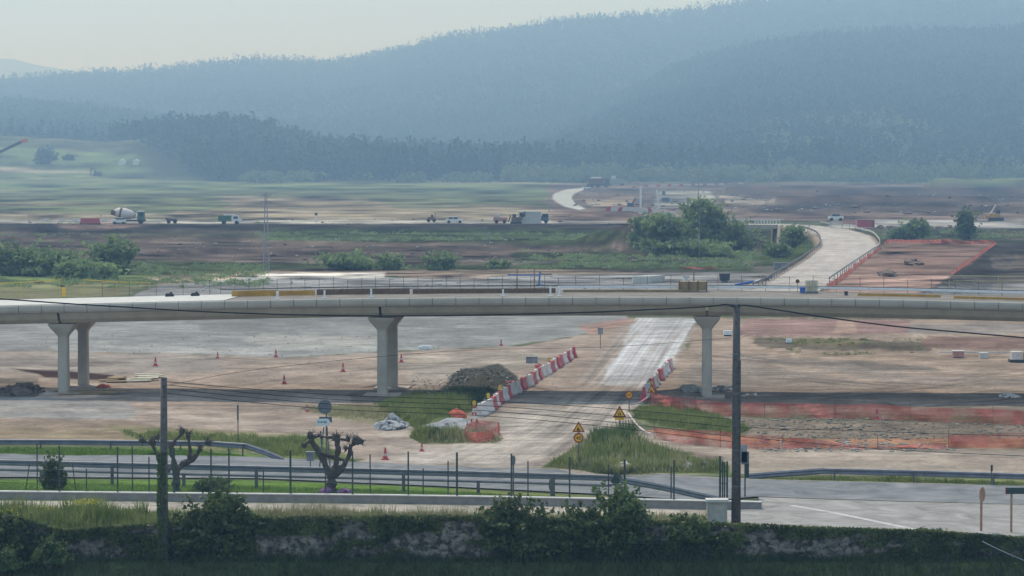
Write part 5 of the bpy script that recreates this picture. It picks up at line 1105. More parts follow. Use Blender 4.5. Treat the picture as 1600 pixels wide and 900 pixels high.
# grasses
def grass(name, label, poly, n, h, m, wd=.03, seed=1, hv=.5, Yfix=None, edge=0, cat=None):
    rng = np.random.default_rng(seed); xs = [q[0] for q in poly]; ys = [q[1] for q in poly]; px = rng.uniform(min(xs), max(xs), n * 2); py = rng.uniform(min(ys), max(ys), n * 2)
    d = sdf_poly(px, py * 2, [(q[0], q[1] * 2) for q in poly]) + edge * 2 * (fbm(px / 20, py / 6, seed, 3) - .5); k = d > 0; px = px[k][:n]; py = py[k][:n]; dd = d[k][:n]
    a = (px - 800) / F; bb = (450 - py) / F; kk = -sT + bb * cT; yy = cT + bb * sT; t = -HC / kk; X = a * t; Y = yy * t; Z = height(X, Y); N_ = len(X)
    t2 = (Z - HC) / kk; X = a * t2; Y = yy * t2; Z = height(X, Y)
    hh = h * rng.uniform(1 - hv, 1 + hv, N_) * (.35 + 1.3 * fbm(X * .9, Y * .9, seed, 3) ** 1.3) * sstep(-.5, 9 + 10 * fbm(px / 9, py / 4, 5, 2), dd); ang = rng.uniform(0, 3.14, N_); dx = np.cos(ang) * wd; dy = np.sin(ang) * wd; lx = rng.normal(0, .22, N_) * hh; ly = rng.normal(0, .22, N_) * hh
    A = np.stack([X - dx, Y - dy, Z - .02], -1); B = np.stack([X + dx, Y + dy, Z - .02], -1); C_ = np.stack([X + lx, Y + ly, Z + hh], -1)
    o = npmesh(name, np.stack([A, B, C_], 1).reshape(-1, 3), 3, m); return tag(o, kind='stuff')
grass('verge_grass', '', [(-60, 796), (260, 800), (740, 806), (740, 814), (400, 814), (100, 832), (-60, 820)], 9000, .42, M['grass'], .03, 2)
grass('tall_weeds', '', [(-60, 802), (60, 802), (240, 804), (230, 816), (120, 830), (60, 824), (-60, 816)], 7000, .75, M['grass'], .035, 3)
grass('dry_grass', '', [(260, 800), (1100, 808), (1160, 822), (800, 815), (400, 815)], 15000, .5, M['grass_dry'], .022, 4)
grass('seeding_grass', '', [(380, 802), (760, 806), (1040, 812), (1160, 820), (800, 815), (400, 813)], 5000, .75, M['grass_dry'], .016, 44, .6)
grass('lawn_strip', '', [(-60, 752), (400, 757), (740, 768), (1120, 788), (1180, 795), (1000, 792), (600, 785), (-60, 779)], 34000, .13, M['grass_bright'], .03, 5)
grass('verge_grass', '', [(-60, 699), (300, 701), (440, 717), (400, 713), (-60, 708)], 14000, .28, M['grass_bright'], .04, 6)
grass('verge_grass', '', [(180, 672), (330, 678), (480, 684), (500, 700), (556, 722), (450, 714), (330, 702), (230, 694)], 8000, .34, M['grass'], .045, 7, edge=12)
grass('island_grass', '', ISL_, 13000, .42, M['grass'], .045, 8)
grass('island_weeds', '', [(905, 700), (935, 688), (990, 686), (1010, 696), (985, 706), (930, 706)], 6000, .85, M['leaf'], .05, 9)
grass('dry_grass', '', ISL_, 5000, .5, M['grass_dry'], .03, 45)
grass('verge_grass', '', [(580, 628), (690, 616), (745, 622), (740, 642), (700, 655), (650, 668), (600, 650)], 17000, .55, M['grass'], .05, 10, edge=10)
grass('verge_grass', '', [(640, 674), (730, 682), (725, 692), (660, 694), (640, 684)], 8000, .6, M['grass'], .045, 11, edge=4)
grass('dry_grass', '', [(650, 676), (790, 684), (780, 694), (660, 694)], 2500, .7, M['grass_dry'], .03, 46)
grass('verge_grass', '', [(988, 642), (1030, 632), (1090, 640), (1180, 668), (1160, 682), (1060, 674), (995, 656)], 13000, .38, M['grass'], .045, 12, edge=10)
grass('verge_grass', '', [(1172, 747), (1290, 745), (1650, 754), (1650, 762), (1180, 751)], 9000, .32, M['grass'], .035, 13, edge=3)
grass('verge_grass', '', [(460, 638), (560, 632), (640, 640), (620, 664), (530, 655)], 4500, .28, M['grass_dry'], .04, 14, edge=8)
grass('mound_weeds', '', [(690, 606), (740, 596), (790, 605), (760, 622), (740, 640), (690, 630)], 3500, .3, M['leaf_dark'], .04, 15, edge=6)
n = 60000; rng = np.random.default_rng(16); X = rng.uniform(-26, 26, n); Y = rng.uniform(103, YB - .15, n); Z = height(X, Y); hh = .26 * rng.uniform(.4, 1.6, n) * (.4 + 1.2 * fbm(X * .7, Y * .7, 3, 3)); lx = rng.normal(0, .3, n) * hh; a = rng.uniform(0, 3.14, n); dx = np.cos(a) * .03; dy = np.sin(a) * .03
o = npmesh('bank_grass', np.stack([np.stack([X - dx, Y - dy, Z - .03], -1), np.stack([X + dx, Y + dy, Z - .03], -1), np.stack([X + lx, Y - .2 * hh, Z + hh], -1)], 1).reshape(-1, 3), 3, M['grass_shaded']); tag(o, kind='stuff')
rng = np.random.default_rng(9)
P = []
for cx, cy, rx, ry, n in ((132, 784, 30, 5, 420), (60, 792, 40, 4, 60), (1466, 830, 14, 3, 60), (1440, 832, 12, 3, 30), (10, 800, 20, 5, 60)):
    q = rng.normal(size=(n, 2)) * .5
    for a, b in q: P.append(tuple(AT(cx + a * rx, cy + b * ry, YB + 1.6 + rng.uniform(-.5, .8))))
o = npmesh('yellow_flowers', soup_at(np.array(P), .035, rng), 3, M['yellow_flower']); tag(o, kind='stuff')
bush('shrub', 'yellow green bush on the wall top at the right', 'shrub', 1450, 848, 56, 22, M['leaf_light'], 1100, .07, Y=YB + .3, rd=.4, lobes=5)
# ---------------- mid and far bushes, trees
FB = [('willow', 'dense green thicket at the left border beyond the viaduct', 28, 430, 92, 50), ('willow', 'wide green bush left of the rounded thicket top', 95, 432, 96, 38), ('willow', 'tall rounded green bush at the right end of the left thicket', 170, 428, 76, 54), ('willow', 'low bright bush in front of the left thicket', 140, 436, 100, 26)]
for nm, l, x, y, w_, h_ in FB: bush('bush', l, 'bush', x, y, w_, h_, M['leaf_far'], 2600, .42, 'green thicket at the left')
bush('bush', 'long low green bush row left of centre beyond the gravel', 'bush', 545, 421, 96, 28, M['leaf_far'], 2200, .34)
bush('bush', 'small dark bush at the right end of the long bush row', 'bush', 608, 421, 44, 26, M['leaf_far'], 1200, .34)
bush('bush', 'rounded bush standing apart right of the long bush row', 'bush', 688, 422, 56, 28, M['leaf_far'], 1500, .34)
bush('bush', 'small low bush near the stakes in the centre', 'bush', 778, 420, 34, 14, M['leaf_far'], 600, .3)
bush('tree', 'large rounded tree left in the clump before the overpass', 'tree', 1042, 398, 84, 60, M['leaf_far'], 5500, .38)
bush('tree', 'tallest dark tree at the top of the clump before the overpass', 'tree', 1100, 388, 76, 70, M['leaf_far'], 6500, .38)
bush('tree', 'small tree at the left edge of the clump before the overpass', 'tree', 1008, 376, 48, 40, M['leaf_far'], 1500, .45)
bush('tree', 'middle tree of the clump before the overpass, between the two big ones', 'tree', 1074, 390, 50, 46, M['leaf_far'], 2200, .5)
bush('bush', 'broad scrub along the foot of the clump before the overpass', 'bush', 1078, 402, 110, 26, M['leaf_far'], 2400, .45)
bush('bush', 'bush sloping down at the right of the clump toward the overpass', 'bush', 1146, 388, 72, 46, M['leaf_far'], 1800, .42)
bush('bush', 'low scrub under the big clump, right side', 'bush', 1110, 400, 70, 24, M['leaf_far'], 1500, .4)
bush('bush', 'bush on the grassy embankment inside the ramp curve', 'bush', 1240, 384, 36, 32, M['leaf_far'], 1500, .3)
bush('bush', 'low bush on the grassy embankment beneath the overpass', 'bush', 1216, 402, 44, 22, M['leaf_far'], 900, .34)
bush('tree', 'round dark tree behind the pink platform', 'tree', 1428, 374, 46, 30, M['leaf_far'], 1500, .5)
bush('bush', 'low bush joined to the left of the round tree behind the platform', 'bush', 1402, 374, 26, 18, M['leaf_far'], 500, .45)
bush('tree', 'sparse pale upright tree behind the platform at the right', 'tree', 1512, 375, 40, 52, M['leaf_forest_pale'], 550, .55, lobes=12)
bush('tree', 'lone round dark tree on the green hillside at the upper left', 'tree', 72, 256, 30, 26, M['leaf_forest'], 500, 1.6, lobes=6)
bush('bush', 'small scrub patch on the hillside right of the lone tree', 'bush', 108, 250, 24, 9, M['leaf_forest'], 220, 1.5)
# forest
def forest(name, sampler, n, m, seed, h0=(13, 21), r0=(3.0, 5.0), tri_n=20, leaf=1.7):
    rng = np.random.default_rng(seed); X, Y = sampler(rng, n); Z = height(X, Y); n = len(X)
    H = rng.uniform(*h0, n) * (.8 + .4 * fbm(X / 40, Y / 40, seed, 2)); R = rng.uniform(*r0, n); con = (fbm(X / 90, Y / 90, seed + 4, 2) + rng.uniform(-.15, .15, n)) > .47
    u = rng.uniform(0, 1, (n, tri_n)); a = rng.uniform(0, 6.28, (n, tri_n))
    u[:, 0] = .97; prof_c = (1 - u) ** .8 * .95 + .05; prof_r = np.sqrt(np.clip(1 - (u * 2 - 1) ** 2, 0, 1)) * .95 + .08
    pr = np.where(con[:, None], prof_c, prof_r) * rng.uniform(.6, 1.1, (n, tri_n))
    zz = Z[:, None] + H[:, None] * np.where(con[:, None], .12 + .88 * u, .25 + .75 * u)
    P = np.stack([X[:, None] + np.cos(a) * R[:, None] * pr, Y[:, None] + np.sin(a) * R[:, None] * pr, zz], -1).reshape(-1, 3)
    o = npmesh(name, soup_at(P, leaf, rng), 3, m); return tag(o, kind='stuff')
def samp(x0, x1, Y0, Y1, cond=None):
    def f(rng, n):
        px = rng.uniform(x0, x1, n); Y = np.sqrt(rng.uniform(Y0 ** 2, Y1 ** 2, n)); X = (px - 800) / F * Y
        if cond is not None: k = cond(px, Y, X); X, Y = X[k], Y[k]
        return X, Y
    return f
def edge(px): return 2180 + 60 * (fbm(px / 60, px * 0, 66, 3) - .5) + np.where(px < 330, (330 - px) * 2.4, 0)
forest('pine_forest', samp(160, 1720, 2150, 3900, lambda px, Y, X: (Y > edge(px)) & (px > 175)), 19000, M['leaf_forest'], 5, tri_n=24)
forest('pine_forest', samp(-120, 400, 2640, 3900), 4000, M['leaf_forest'], 6)
forest('ridge_forest', samp(-120, 1720, 4000, 5250), 17000, M['leaf_forest'], 7, tri_n=16, leaf=2.2, r0=(4, 6))
forest('ridge_forest', samp(-120, 1720, 5120, 5230), 3000, M['leaf_forest'], 8, h0=(14, 30), r0=(2.6, 4.6), tri_n=18, leaf=1.7)
forest('forest_edge', samp(176, 1300, 2160, 2330, lambda px, Y, X: (Y > edge(px)) & (Y < edge(px) + 130)), 1100, M['leaf_forest'], 18, h0=(17, 31), r0=(3, 5.5), tri_n=44, leaf=1.5)
forest('pale_thicket', samp(780, 1700, 2110, 2250, lambda px, Y, X: fbm(px / 50, Y / 60, 31, 3) > .42), 1500, M['leaf_forest_pale'], 9, h0=(7, 15), r0=(4, 6), leaf=1.8)
forest('pale_thicket', samp(1190, 1700, 2180, 2700, lambda px, Y, X: fbm(px / 60, Y / 120, 35, 3) > .52), 1500, M['leaf_forest_pale'], 10, h0=(12, 20), r0=(4, 6))
forest('pale_thicket', samp(380, 1000, 2120, 2180, lambda px, Y, X: fbm(px / 40, Y / 60, 39, 3) > .5), 420, M['leaf_forest_pale'], 11, h0=(4, 9), r0=(3, 5), leaf=1.6)
def conifer(label, px, yb, w_, h_, round_=False):
    p = AT(px, yb, 2165); p.z = hz(p.x, p.y); k = 1 / PXM(p.y); t = thing('conifer' if not round_ else 'tree', label, 'tree', tuple(p), 0, 'tallest trees along the far forest edge'); rng = np.random.default_rng(int(px)); n = 420
    H = (yb - h_) * k; R = w_ * k / 2; u = rng.uniform(0, 1, n); a = rng.uniform(0, 6.28, n); pr = ((1 - u) ** .9 + .04) if not round_ else (np.sqrt(np.clip(1 - (u * 1.9 - .95) ** 2, 0, 1)))
    tier = .75 + .35 * np.abs(np.sin(u * 16)) if not round_ else .7 + .5 * fbm(a * 1.2, u * 4, int(px), 2)
    P = np.stack([p.x + np.cos(a) * R * pr * tier, p.y + np.sin(a) * R * pr * tier, p.z + H * (.15 + .85 * u)], -1); npmesh('crown', soup_at(P, 1.0, rng), 3, M['leaf_forest'], t, tuple(p))
    mb = MB(); mb.tube([p - Vector((0, 0, .5)), p + Vector((0, 0, H * .95))], [.4, .08], 7); mb.build('trunk', M['bark'], t, tuple(p))
for x, top, w_, r, l in ((558, 206, 44, 1, 'broad tall tree rising highest above the far treeline, left of centre'), (607, 226, 20, 0, 'dark pointed conifer in the far treeline, left one of three'), (620, 224, 16, 0, 'dark pointed conifer in the far treeline, middle one of three'),
                    (633, 220, 22, 0, 'dark pointed conifer in the far treeline, right one of three'), (588, 226, 22, 1, 'round-topped tree between the tallest tree and the three conifers'), (492, 222, 18, 0, 'pointed conifer at the left in the far treeline'), (660, 226, 24, 1, 'broad tree just right of the three conifers'), (703, 222, 20, 0, 'slim conifer in the far treeline right of centre'), (785, 222, 26, 1, 'round tree near the right end of the far treeline')):
    conifer(l, x, 281, w_, top, bool(r))
# ================================================================== rubble, heaps, boards
def rubble(name, label, cat, px, py, wpx, dpx, h, n, m, seed, smin=.08, smax=.3, stuff=False):
    p = X_(px, py); k = 1 / PXM(p.y); rr = random.Random(seed); mb = MB()
    if h > .3: mb.blob((p.x, p.y, p.z), (wpx * k * .36, dpx, h * .8), seed, 3, .45)
    for i in range(n):
        a = rr.uniform(0, 6.28); r = rr.random() ** .6; x = p.x + math.cos(a) * r * wpx * k / 2; y = p.y + math.sin(a) * r * dpx * 1.2; s_ = rr.uniform(smin, smax)
        z = (hz(x, y)) + h * max(0, 1 - r * 1.1) ** 1.0 * .9
        mb.blob((x, y, z + s_ * .2), (s_ * rr.uniform(.7, 1.5), s_, s_ * rr.uniform(.5, .9)), seed * 31 + i, 1, .5, flat=False)
    o = mb.build(name, m, None, tuple(p))
    return tag(o, label, cat) if not stuff else tag(o, kind='stuff')
M['rub'] = mat('rub', (.34, .34, .34), .95, .3, 1.5, bump=.6)
rubble('rubble_heap', 'heap of pale broken concrete beside the green hollow left of centre', 'rubble', 612, 668, 52, 1.6, .75, 80, M['rub'], 1)
rubble('gravel_heap', 'low heap of grey gravel left of the net-wrapped barriers', 'gravel heap', 705, 672, 90, 3.0, .6, 50, M['stone_grey'], 2, .04, .12)
rubble('rubble_heap', 'row of broken brown stones left of the right pier foot', 'rubble', 1080, 610, 46, 1.4, .35, 60, M['stone'], 3, .1, .28)
rubble('rubble_heap', 'row of broken dark stones right of the right pier foot', 'rubble', 1132, 610, 36, 1.2, .3, 45, M['stone_grey'], 4, .1, .28)
rubble('soil_heap', 'small dark soil and stone heap in front of the left pier footings', 'soil heap', 30, 612, 80, 3.0, .55, 90, M['soil'], 5, .06, .25)
rubble('earth_heap', 'grey gravel mound behind the grass island, left of the pole', 'gravel heap', 1093, 726, 66, 1.2, .55, 30, M['stone_grey'], 7, .04, .12)
rubble('rubble_heap', 'white broken slabs in the middle of the grass island', 'rubble', 976, 722, 24, .8, .35, 18, M['dirty_white'], 8, .08, .22)
rubble('debris', 'scattered white scraps on the dirt right of the tall pole', 'debris', 1172, 618, 30, .8, .05, 14, M['dirty_white'], 9, .05, .16)
rubble('debris', 'scraps of pale timber on the dirt at the right border', 'debris', 1575, 620, 50, 1.2, .1, 16, M['dirty_white'], 10, .08, .25)
rubble('debris', 'orange plastic scraps behind the left pier footings', 'debris', 160, 606, 18, 1.0, .25, 14, M['orange'], 11, .08, .2)
rubble('earth_heap', 'small dark earth pile on the pink platform, farther one', 'earth mound', 1428, 414, 34, 2.4, .9, 10, M['soil'], 12, .1, .3)
rubble('earth_heap', 'small dark earth pile on the pink platform, nearer one', 'earth mound', 1386, 431, 32, 2.2, .8, 10, M['soil'], 13, .1, .3)
def stones(n, poly, smin, smax, m, seed, name):
    rng = np.random.default_rng(seed); xs = [q[0] for q in poly]; ys = [q[1] for q in poly]; px = rng.uniform(min(xs), max(xs), n * 2); py = rng.uniform(min(ys), max(ys), n * 2)
    k = sdf_poly(px, py * 2, [(q[0], q[1] * 2) for q in poly]) + 24 * (fbm(px / 40, py / 8, seed, 4) - .5) > 0; px = px[k][:n]; py = py[k][:n]
    a = (px - 800) / F; bb = (450 - py) / F; kk = -sT + bb * cT; yy = cT + bb * sT; t = -HC / kk; X = a * t; Y = yy * t; Z = height(X, Y); s_ = smin + (smax - smin) * rng.random(len(X)) ** 3
    # squashed octahedra
    D = np.array([(1, 0, 0), (0, 1, 0), (-1, 0, 0), (0, -1, 0), (0, 0, 1), (0, 0, -1)], float); th = rng.uniform(0, 3.14, len(X)); V = []
    for d in D:
        j = rng.uniform(.6, 1.3, (len(X), 3)); vx = d[0] * j[:, 0]; vy = d[1] * j[:, 1]; V.append(np.stack([X + (np.cos(th) * vx - np.sin(th) * vy) * s_ * 1.3, Y + (np.sin(th) * vx + np.cos(th) * vy) * s_, Z + s_ * .3 + d[2] * s_ * .6 * j[:, 2]], -1))
    T_ = [(0, 1, 4), (1, 2, 4), (2, 3, 4), (3, 0, 4), (1, 0, 5), (2, 1, 5), (3, 2, 5), (0, 3, 5)]
    S = np.concatenate([np.stack([V[a], V[b], V[c]], 1).reshape(-1, 3) for a, b, c in T_]); tag(npmesh(name, S, 3, m), kind='stuff')
RB = [(1010, 640), (1100, 655), (1370, 660), (1600, 665), (1680, 668), (1680, 682), (1480, 690), (1200, 686), (1080, 678), (1000, 656)]
stones(1800, RB, .02, .12, M['rub2'], 1, 'rubble_stones')
stones(450, [(1080, 655), (1400, 658), (1450, 690), (1200, 690)], .03, .2, M['rub2'], 2, 'rubble_stones')
stones(500, [(60, 525), (800, 520), (660, 548), (440, 558), (60, 548)], .02, .10, M['gravel'], 5, 'ballast_stones')
stones(2600, [(280, 560), (900, 548), (860, 620), (700, 650), (500, 650), (280, 620)], .015, .06, M['stone'], 6, 'loose_stones')
stones(1500, [(1060, 560), (1680, 560), (1680, 630), (1060, 625)], .015, .06, M['stone'], 7, 'loose_stones')
stones(900, [(640, 590), (800, 585), (790, 640), (640, 660)], .03, .12, M['stone'], 8, 'loose_stones')
stones(500, [(1180, 690), (1480, 692), (1500, 706), (1180, 706)], .04, .16, M['stone'], 9, 'loose_stones')
def boards(label, px, py, w_, d_, n, m, seed, rz=0, spread=.4):
    p = X_(px, py); rr = random.Random(seed); t = thing('board_stack', label, 'boards', tuple(p)); 
    for i in range(n):
        mb = MB(); mb.box((p.x + rr.uniform(-1, 1) * spread, p.y + (i - n / 2) * d_ / n * 1.1, p.z + .08 + .06 * (i % 3)), (w_ * rr.uniform(.8, 1.1), d_ / n * .9, .06), rz=rz + rr.uniform(-.15, .15)); mb.build('board', m, t, tuple(p))
boards('pale panels stacked on the dirt right of the left piers', 228, 592, 2.0, 5.5, 9, mat('pale_board', (.50, .46, .36), .8, .2, 3), 1, .3)
boards('timber planks scattered next to the pale panels', 180, 594, 1.4, 4.0, 5, M['ply'], 2, .5)
boards('timber shuttering strips around the left footings', 150, 614, 4.2, 2.5, 4, M['ply'], 3, .25, .8)
def panelstack(label, px, py, n, w_, d_, h, m, step):
    p = X_(px, py); t = thing('panel_stack', label, 'panels', tuple(p))
    for i in range(n):
        mb = MB(); mb.box((p.x + i * step, p.y + i * .9, p.z + h / 2), (w_, d_, h), rz=.1); mb.build('panel', m, t, tuple(p))
panelstack('row of pale precast blocks stacked on the gravel beyond the deck', 1003, 443, 6, 2.6, .6, 1.0, M['beige'], .42)
# hay-blue truck parts / materials behind the deck, seen small
def boxgroup(name, label, cat, px, py, items, group=None, Y=None, rz=0):
    """items: part, material, (x, y, z) centre, (dx, dy, dz), optional ry"""
    p = X_(px, py) if Y is None else AT(px, py, Y); t = thing(name, label, cat, tuple(p), rz, group)
    for it in items:
        mb = MB()
        if it[1] == 'wheel': x, y, z = it[2]; mb.tube([(x, y - .15, z), (x, y + .15, z)], it[3], 14); mb.build('wheel', M['rubber'], t); continue
        mb.box(it[2], it[3], ry=it[4] if len(it) > 4 else 0, taper=it[5] if len(it) > 5 else 1); mb.build(it[0], M[it[1]], t)
    return t
Wd = lambda x, z=.45, r=.45, ys=(-1, 1): [('wheel', 'wheel', (x, y, z), r) for y in ys]
boxgroup('lifting_frame', 'blue steel lifting frame on the gravel beyond the deck', 'machine', 843, 447, [('leg', 'blue', (0, 0, 1.1), (.22, .22, 1.7), .08), ('beam', 'blue', (-2.2, 0, 1.5), (4.2, .2, .2)), ('head', 'dark', (.9, 0, 1.6), (1.6, .2, .14)), ('foot', 'blue', (0, 0, .15), (.9, .5, .2))])
for i, (x, l) in enumerate(((808, 'ochre post standing on the gravel left of the blue frame'), (835, 'ochre post standing on the gravel just left of the blue leg'), (1084, 'thin ochre post behind the plywood box'))):
    p = X_(x, 452); mb = MB(); h = (34 if i < 2 else 30) / PXM(p.y); mb.box((p.x, p.y, p.z + h / 2), (.16, .16, h)); mb.box((p.x, p.y, p.z + .1), (.5, .5, .12)); tag(mb.build('steel_post', M['ply'], None, tuple(p)), l, 'post', 'ochre posts beyond the deck')
boxgroup('container', 'small dark blue-grey skip standing left of the ramp foot', 'skip', 1132, 441, [('body', 'dark', (0, 0, .75), (1.3, 1.2, 1.0), 0, 1.15), ('stand', 'steel', (0, 0, .15), (.8, .9, .25))])
boxgroup('portable_toilet', 'small white cabin on the gravel right of the blue frame', 'cabin', 1072, 444, [('body', 'white', (0, 0, .55), (.8, .8, .9)), ('roof', 'stone_grey', (0, 0, 1.04), (.9, .9, .08)), ('door', 'beige', (0, -.41, .5), (.5, .03, .8))])
boxgroup('steel_bundle', 'pile of blue and white steel forms left of the ramp foot', 'steel forms', 1172, 446, [('form', 'blue', (-.8, 0, .3), (2.6, .8, .3), -.2), ('form', 'white', (.6, .6, .45), (2.4, .7, .22), -.25), ('form', 'steel_dark', (1.4, 1.2, .6), (2.6, .6, .3), -.18), ('form', 'blue', (2.4, 1.8, .9), (1.6, .6, .28), -.3)])
boxgroup('container', 'low open grey trough at the foot of the green embankment', 'trough', 1219, 421, [('body', 'stone_grey', (0, 0, .55), (1.9, 1.4, .9), 0, 1.08), ('rim', 'steel', (0, 0, 1.03), (2.1, 1.55, .07))])
boxgroup('generator', 'small white generator half hidden behind the tall pole under the viaduct', 'generator', 1137, 525, [('body', 'white', (0, 0, .32), (.8, .6, .4)), ('foot', 'dark', (0, 0, .06), (.7, .5, .12)), ('hitch', 'white', (.5, 0, .2), (.3, .12, .1))])
boxgroup('white_block', 'small white block in front of the scrub right of the tall pole', 'block', 1233, 536, [('body', 'white', (0, 0, .2), (.55, .5, .36), 0, .85), ('base', 'dark', (0, 0, .03), (.7, .6, .06))])
boxgroup('container', 'faded pink box beside the dirt flat at the right', 'box', 1497, 559, [('body', 'orange_pale', (0, 0, .3), (.9, .7, .5)), ('lid', 'dirty_white', (0, 0, .58), (.98, .78, .06))]) if M.setdefault('orange_pale', mat('orange_pale', (.45, .24, .20), .8, .2, 3)) else 0
boxgroup('container', 'small pale beige box right of the pink box', 'box', 1537, 560, [('body', 'beige', (0, 0, .22), (.7, .6, .42)), ('lid', 'dirty_white', (0, 0, .46), (.76, .66, .05))])
boxgroup('excavator', 'white and orange machine cut by the right border beyond the flat', 'machine', 1590, 566, [('body', 'dirty_white', (-.1, 0, .5), (.9, .9, .8)), ('engine', 'ochre', (.8, 0, .55), (.9, .9, .6)), ('track', 'dark', (.3, 0, .12), (2.0, 1.0, .24))])
mb = MB(); p = X_(1560, 549); mb.bar(p + Vector((-5, 0, .35)), p + Vector((4, 0, .3)), .12, .12); tag(mb.build('pipe', M['dirty_white'], None, tuple(p)), 'long white pipe lying above the boxes at the right', 'pipe')
p = X_(100, 470); py_ = DPX(100, 6.8)
c = DPX(100, 8.6, -.3); st = thing('stanchion', 'short yellow stanchion between the two yellow ropes behind the deck', 'stanchion', tuple(c))
mb = MB(); mb.tube([c, c + Vector((0, 0, 1.15))], .07, 8); mb.build('post', M['yellow'], st, tuple(c)); mb = MB(); mb.box((c.x, c.y, c.z + .75), (.26, .16, .6)); mb.build('clamp', M['yellow'], st, tuple(c)); mb = MB(); mb.box((c.x - .1, c.y, c.z + 1.2), (.34, .1, .1)); mb.build('hook', M['dark'], st, tuple(c))
# ================================================================== plant and vehicles on the far embankment
YF = 830
def FV(px, py, Y=None): return None
boxgroup('concrete_mixer', 'white concrete mixer truck on the far embankment at the left', 'mixer truck', 200, 349.5, [('chassis', 'dark', (.3, 0, .8), (8.2, 2.2, .4)), ('cab', 'green_paint', (3.3, 0, 2.0), (1.7, 2.3, 2.0), 0, .93), ('windscreen', 'glass', (3.5, -1.17, 2.4), (1.0, .06, .8)), ('hopper', 'rust', (-3.6, 0, 2.7), (1.0, 1.6, 1.2), .3, 1.2), ('cab_roof', 'white', (3.2, 0, 3.1), (1.6, 2.2, .25))] + Wd(3.2, .55, .55) + Wd(-1.0, .55, .55) + Wd(-2.3, .55, .55))
t = [o for o in COL.objects if o.name == 'concrete_mixer'][0]; mb = MB(); mb.tube([(-3.4, 0, 2.9), (-2.4, 0, 2.8), (-.9, 0, 2.5), (.8, 0, 2.2), (1.9, 0, 2.0)], [.7, 1.25, 1.45, 1.1, .5], 16); mb.build('drum', M['dirty_white'], t, smooth=True)
mb = MB(); mb.tube([(-2.0, 0, 2.72), (-1.5, 0, 2.62)], [1.40, 1.45], 16); mb.build('drum_stripe', M['rust'], t)
boxgroup('pickup', 'small white car in front of the mixer truck', 'car', 186, 350.5, [('body', 'white', (0, 0, .8), (3.4, 1.7, .7)), ('cabin', 'glass', (.2, 0, 1.35), (1.9, 1.5, .5), 0, .8), ('roof', 'white', (.2, 0, 1.62), (1.5, 1.3, .08))] + Wd(-1.0, .35, .35, (-.8, .8)) + Wd(1.1, .35, .35, (-.8, .8)))
boxgroup('truck', 'white-cabbed small truck on the far embankment, left part', 'truck', 360, 350.5, [('cab', 'white', (1.3, 0, 1.4), (1.7, 2.0, 1.5), 0, .9), ('windscreen', 'glass', (1.4, -1.02, 1.7), (1.1, .06, .5)), ('bed', 'green_paint', (-1.4, 0, 1.5), (3.0, 2.0, 1.3)), ('roof', 'white', (-.2, 0, 2.3), (2.8, 1.9, .15)), ('bonnet', 'white', (2.4, 0, .9), (.7, 1.9, .7))] + Wd(-1.6, .45) + Wd(1.6, .45))
boxgroup('pickup', 'pale pickup car on the far embankment at centre', 'car', 710, 349, [('body', 'white', (0, 0, .75), (4.4, 1.8, .65)), ('cabin', 'glass', (-.3, 0, 1.3), (2.4, 1.6, .6), 0, .85), ('roof', 'white', (-.3, 0, 1.62), (2.0, 1.4, .08)), ('pillar', 'white', (-.3, -.78, 1.3), (.12, .06, .6))] + Wd(-1.4, .38, .38, (-.85, .85)) + Wd(1.4, .38, .38, (-.85, .85)))
boxgroup('roller', 'small brown roller machine left of the pale pickup', 'roller', 674, 347, [('body', 'brown', (0, 0, 1.0), (1.6, 1.4, .7)), ('seat', 'dark', (.2, 0, 1.6), (.6, .8, .5)), ('mast', 'dark', (1.0, 0, 1.8), (.12, .12, 1.4))] + Wd(-.7, .5, .5, (-.5, .5)) + Wd(.7, .5, .5, (-.5, .5)))
boxgroup('dumper', 'small dark dumper on the far embankment between the two trucks', 'dumper', 268, 349, [('skip', 'steel_dark', (-.4, 0, 1.0), (1.8, 1.4, .7), .1, 1.2), ('engine', 'brown', (1.0, 0, .9), (.9, 1.2, .6))] + Wd(-.7, .4, .4, (-.6, .6)) + Wd(.9, .4, .4, (-.6, .6)))
t = boxgroup('site_cabin', 'beige site cabin with a dark window on the far embankment', 'cabin', 828, 350, [('wall', 'beige', (0, 0, 1.6), (5.6, 2.4, 2.9)), ('roof', 'white', (0, 0, 3.12), (5.8, 2.6, .14)), ('window', 'glass', (-1.9, -1.22, 2.3), (1.3, .06, .9))])
boxgroup('truck', 'dark blue truck parked right of the beige cabin', 'truck', 848, 349, [('cab', 'blue_dark', (.6, 0, 1.5), (1.8, 2, 1.9), 0, .9), ('bed', 'dark', (-1.0, 0, 1.3), (1.8, 2, 1.0)), ('windscreen', 'glass', (.8, -1.03, 1.9), (1, .05, .6))] + Wd(-1, .45) + Wd(.8, .45)) if M.setdefault('blue_dark', mat('blue_dark', (.07, .11, .16), .6, .2, 3)) else 0
boxgroup('digger', 'brown digger with raised arm left of the beige cabin', 'digger', 806, 350, [('body', 'brown', (0, 0, 1.2), (2.2, 1.8, 1.0)), ('cab', 'glass', (-.4, 0, 2.0), (.9, 1.2, .9)), ('arm', 'rust', (1.7, 0, 2.0), (.3, .3, 2.6), .5), ('track', 'dark', (0, 0, .35), (2.8, 1.9, .6))])
boxgroup('truck', 'orange machine with pale top left of the brown digger', 'machine', 782, 349, [('body', 'orange_pale', (0, 0, 1.0), (3.6, 1.8, 1.0)), ('cab', 'dirty_white', (-.9, 0, 1.9), (1.6, 1.6, .7)), ('blade', 'rust', (2.3, 0, 1.2), (.3, 1.8, 1.9), .3)] + Wd(-1.0, .45) + Wd(1.0, .45))
boxgroup('barrier_block', 'red water barrier block left of the mixer truck', 'barrier', 141, 350.8, [('body', 'red', (0, 0, .8), (5.0, .8, 1.5), 0, .9), ('base', 'rust', (0, 0, .15), (5.2, 1.0, .3))])
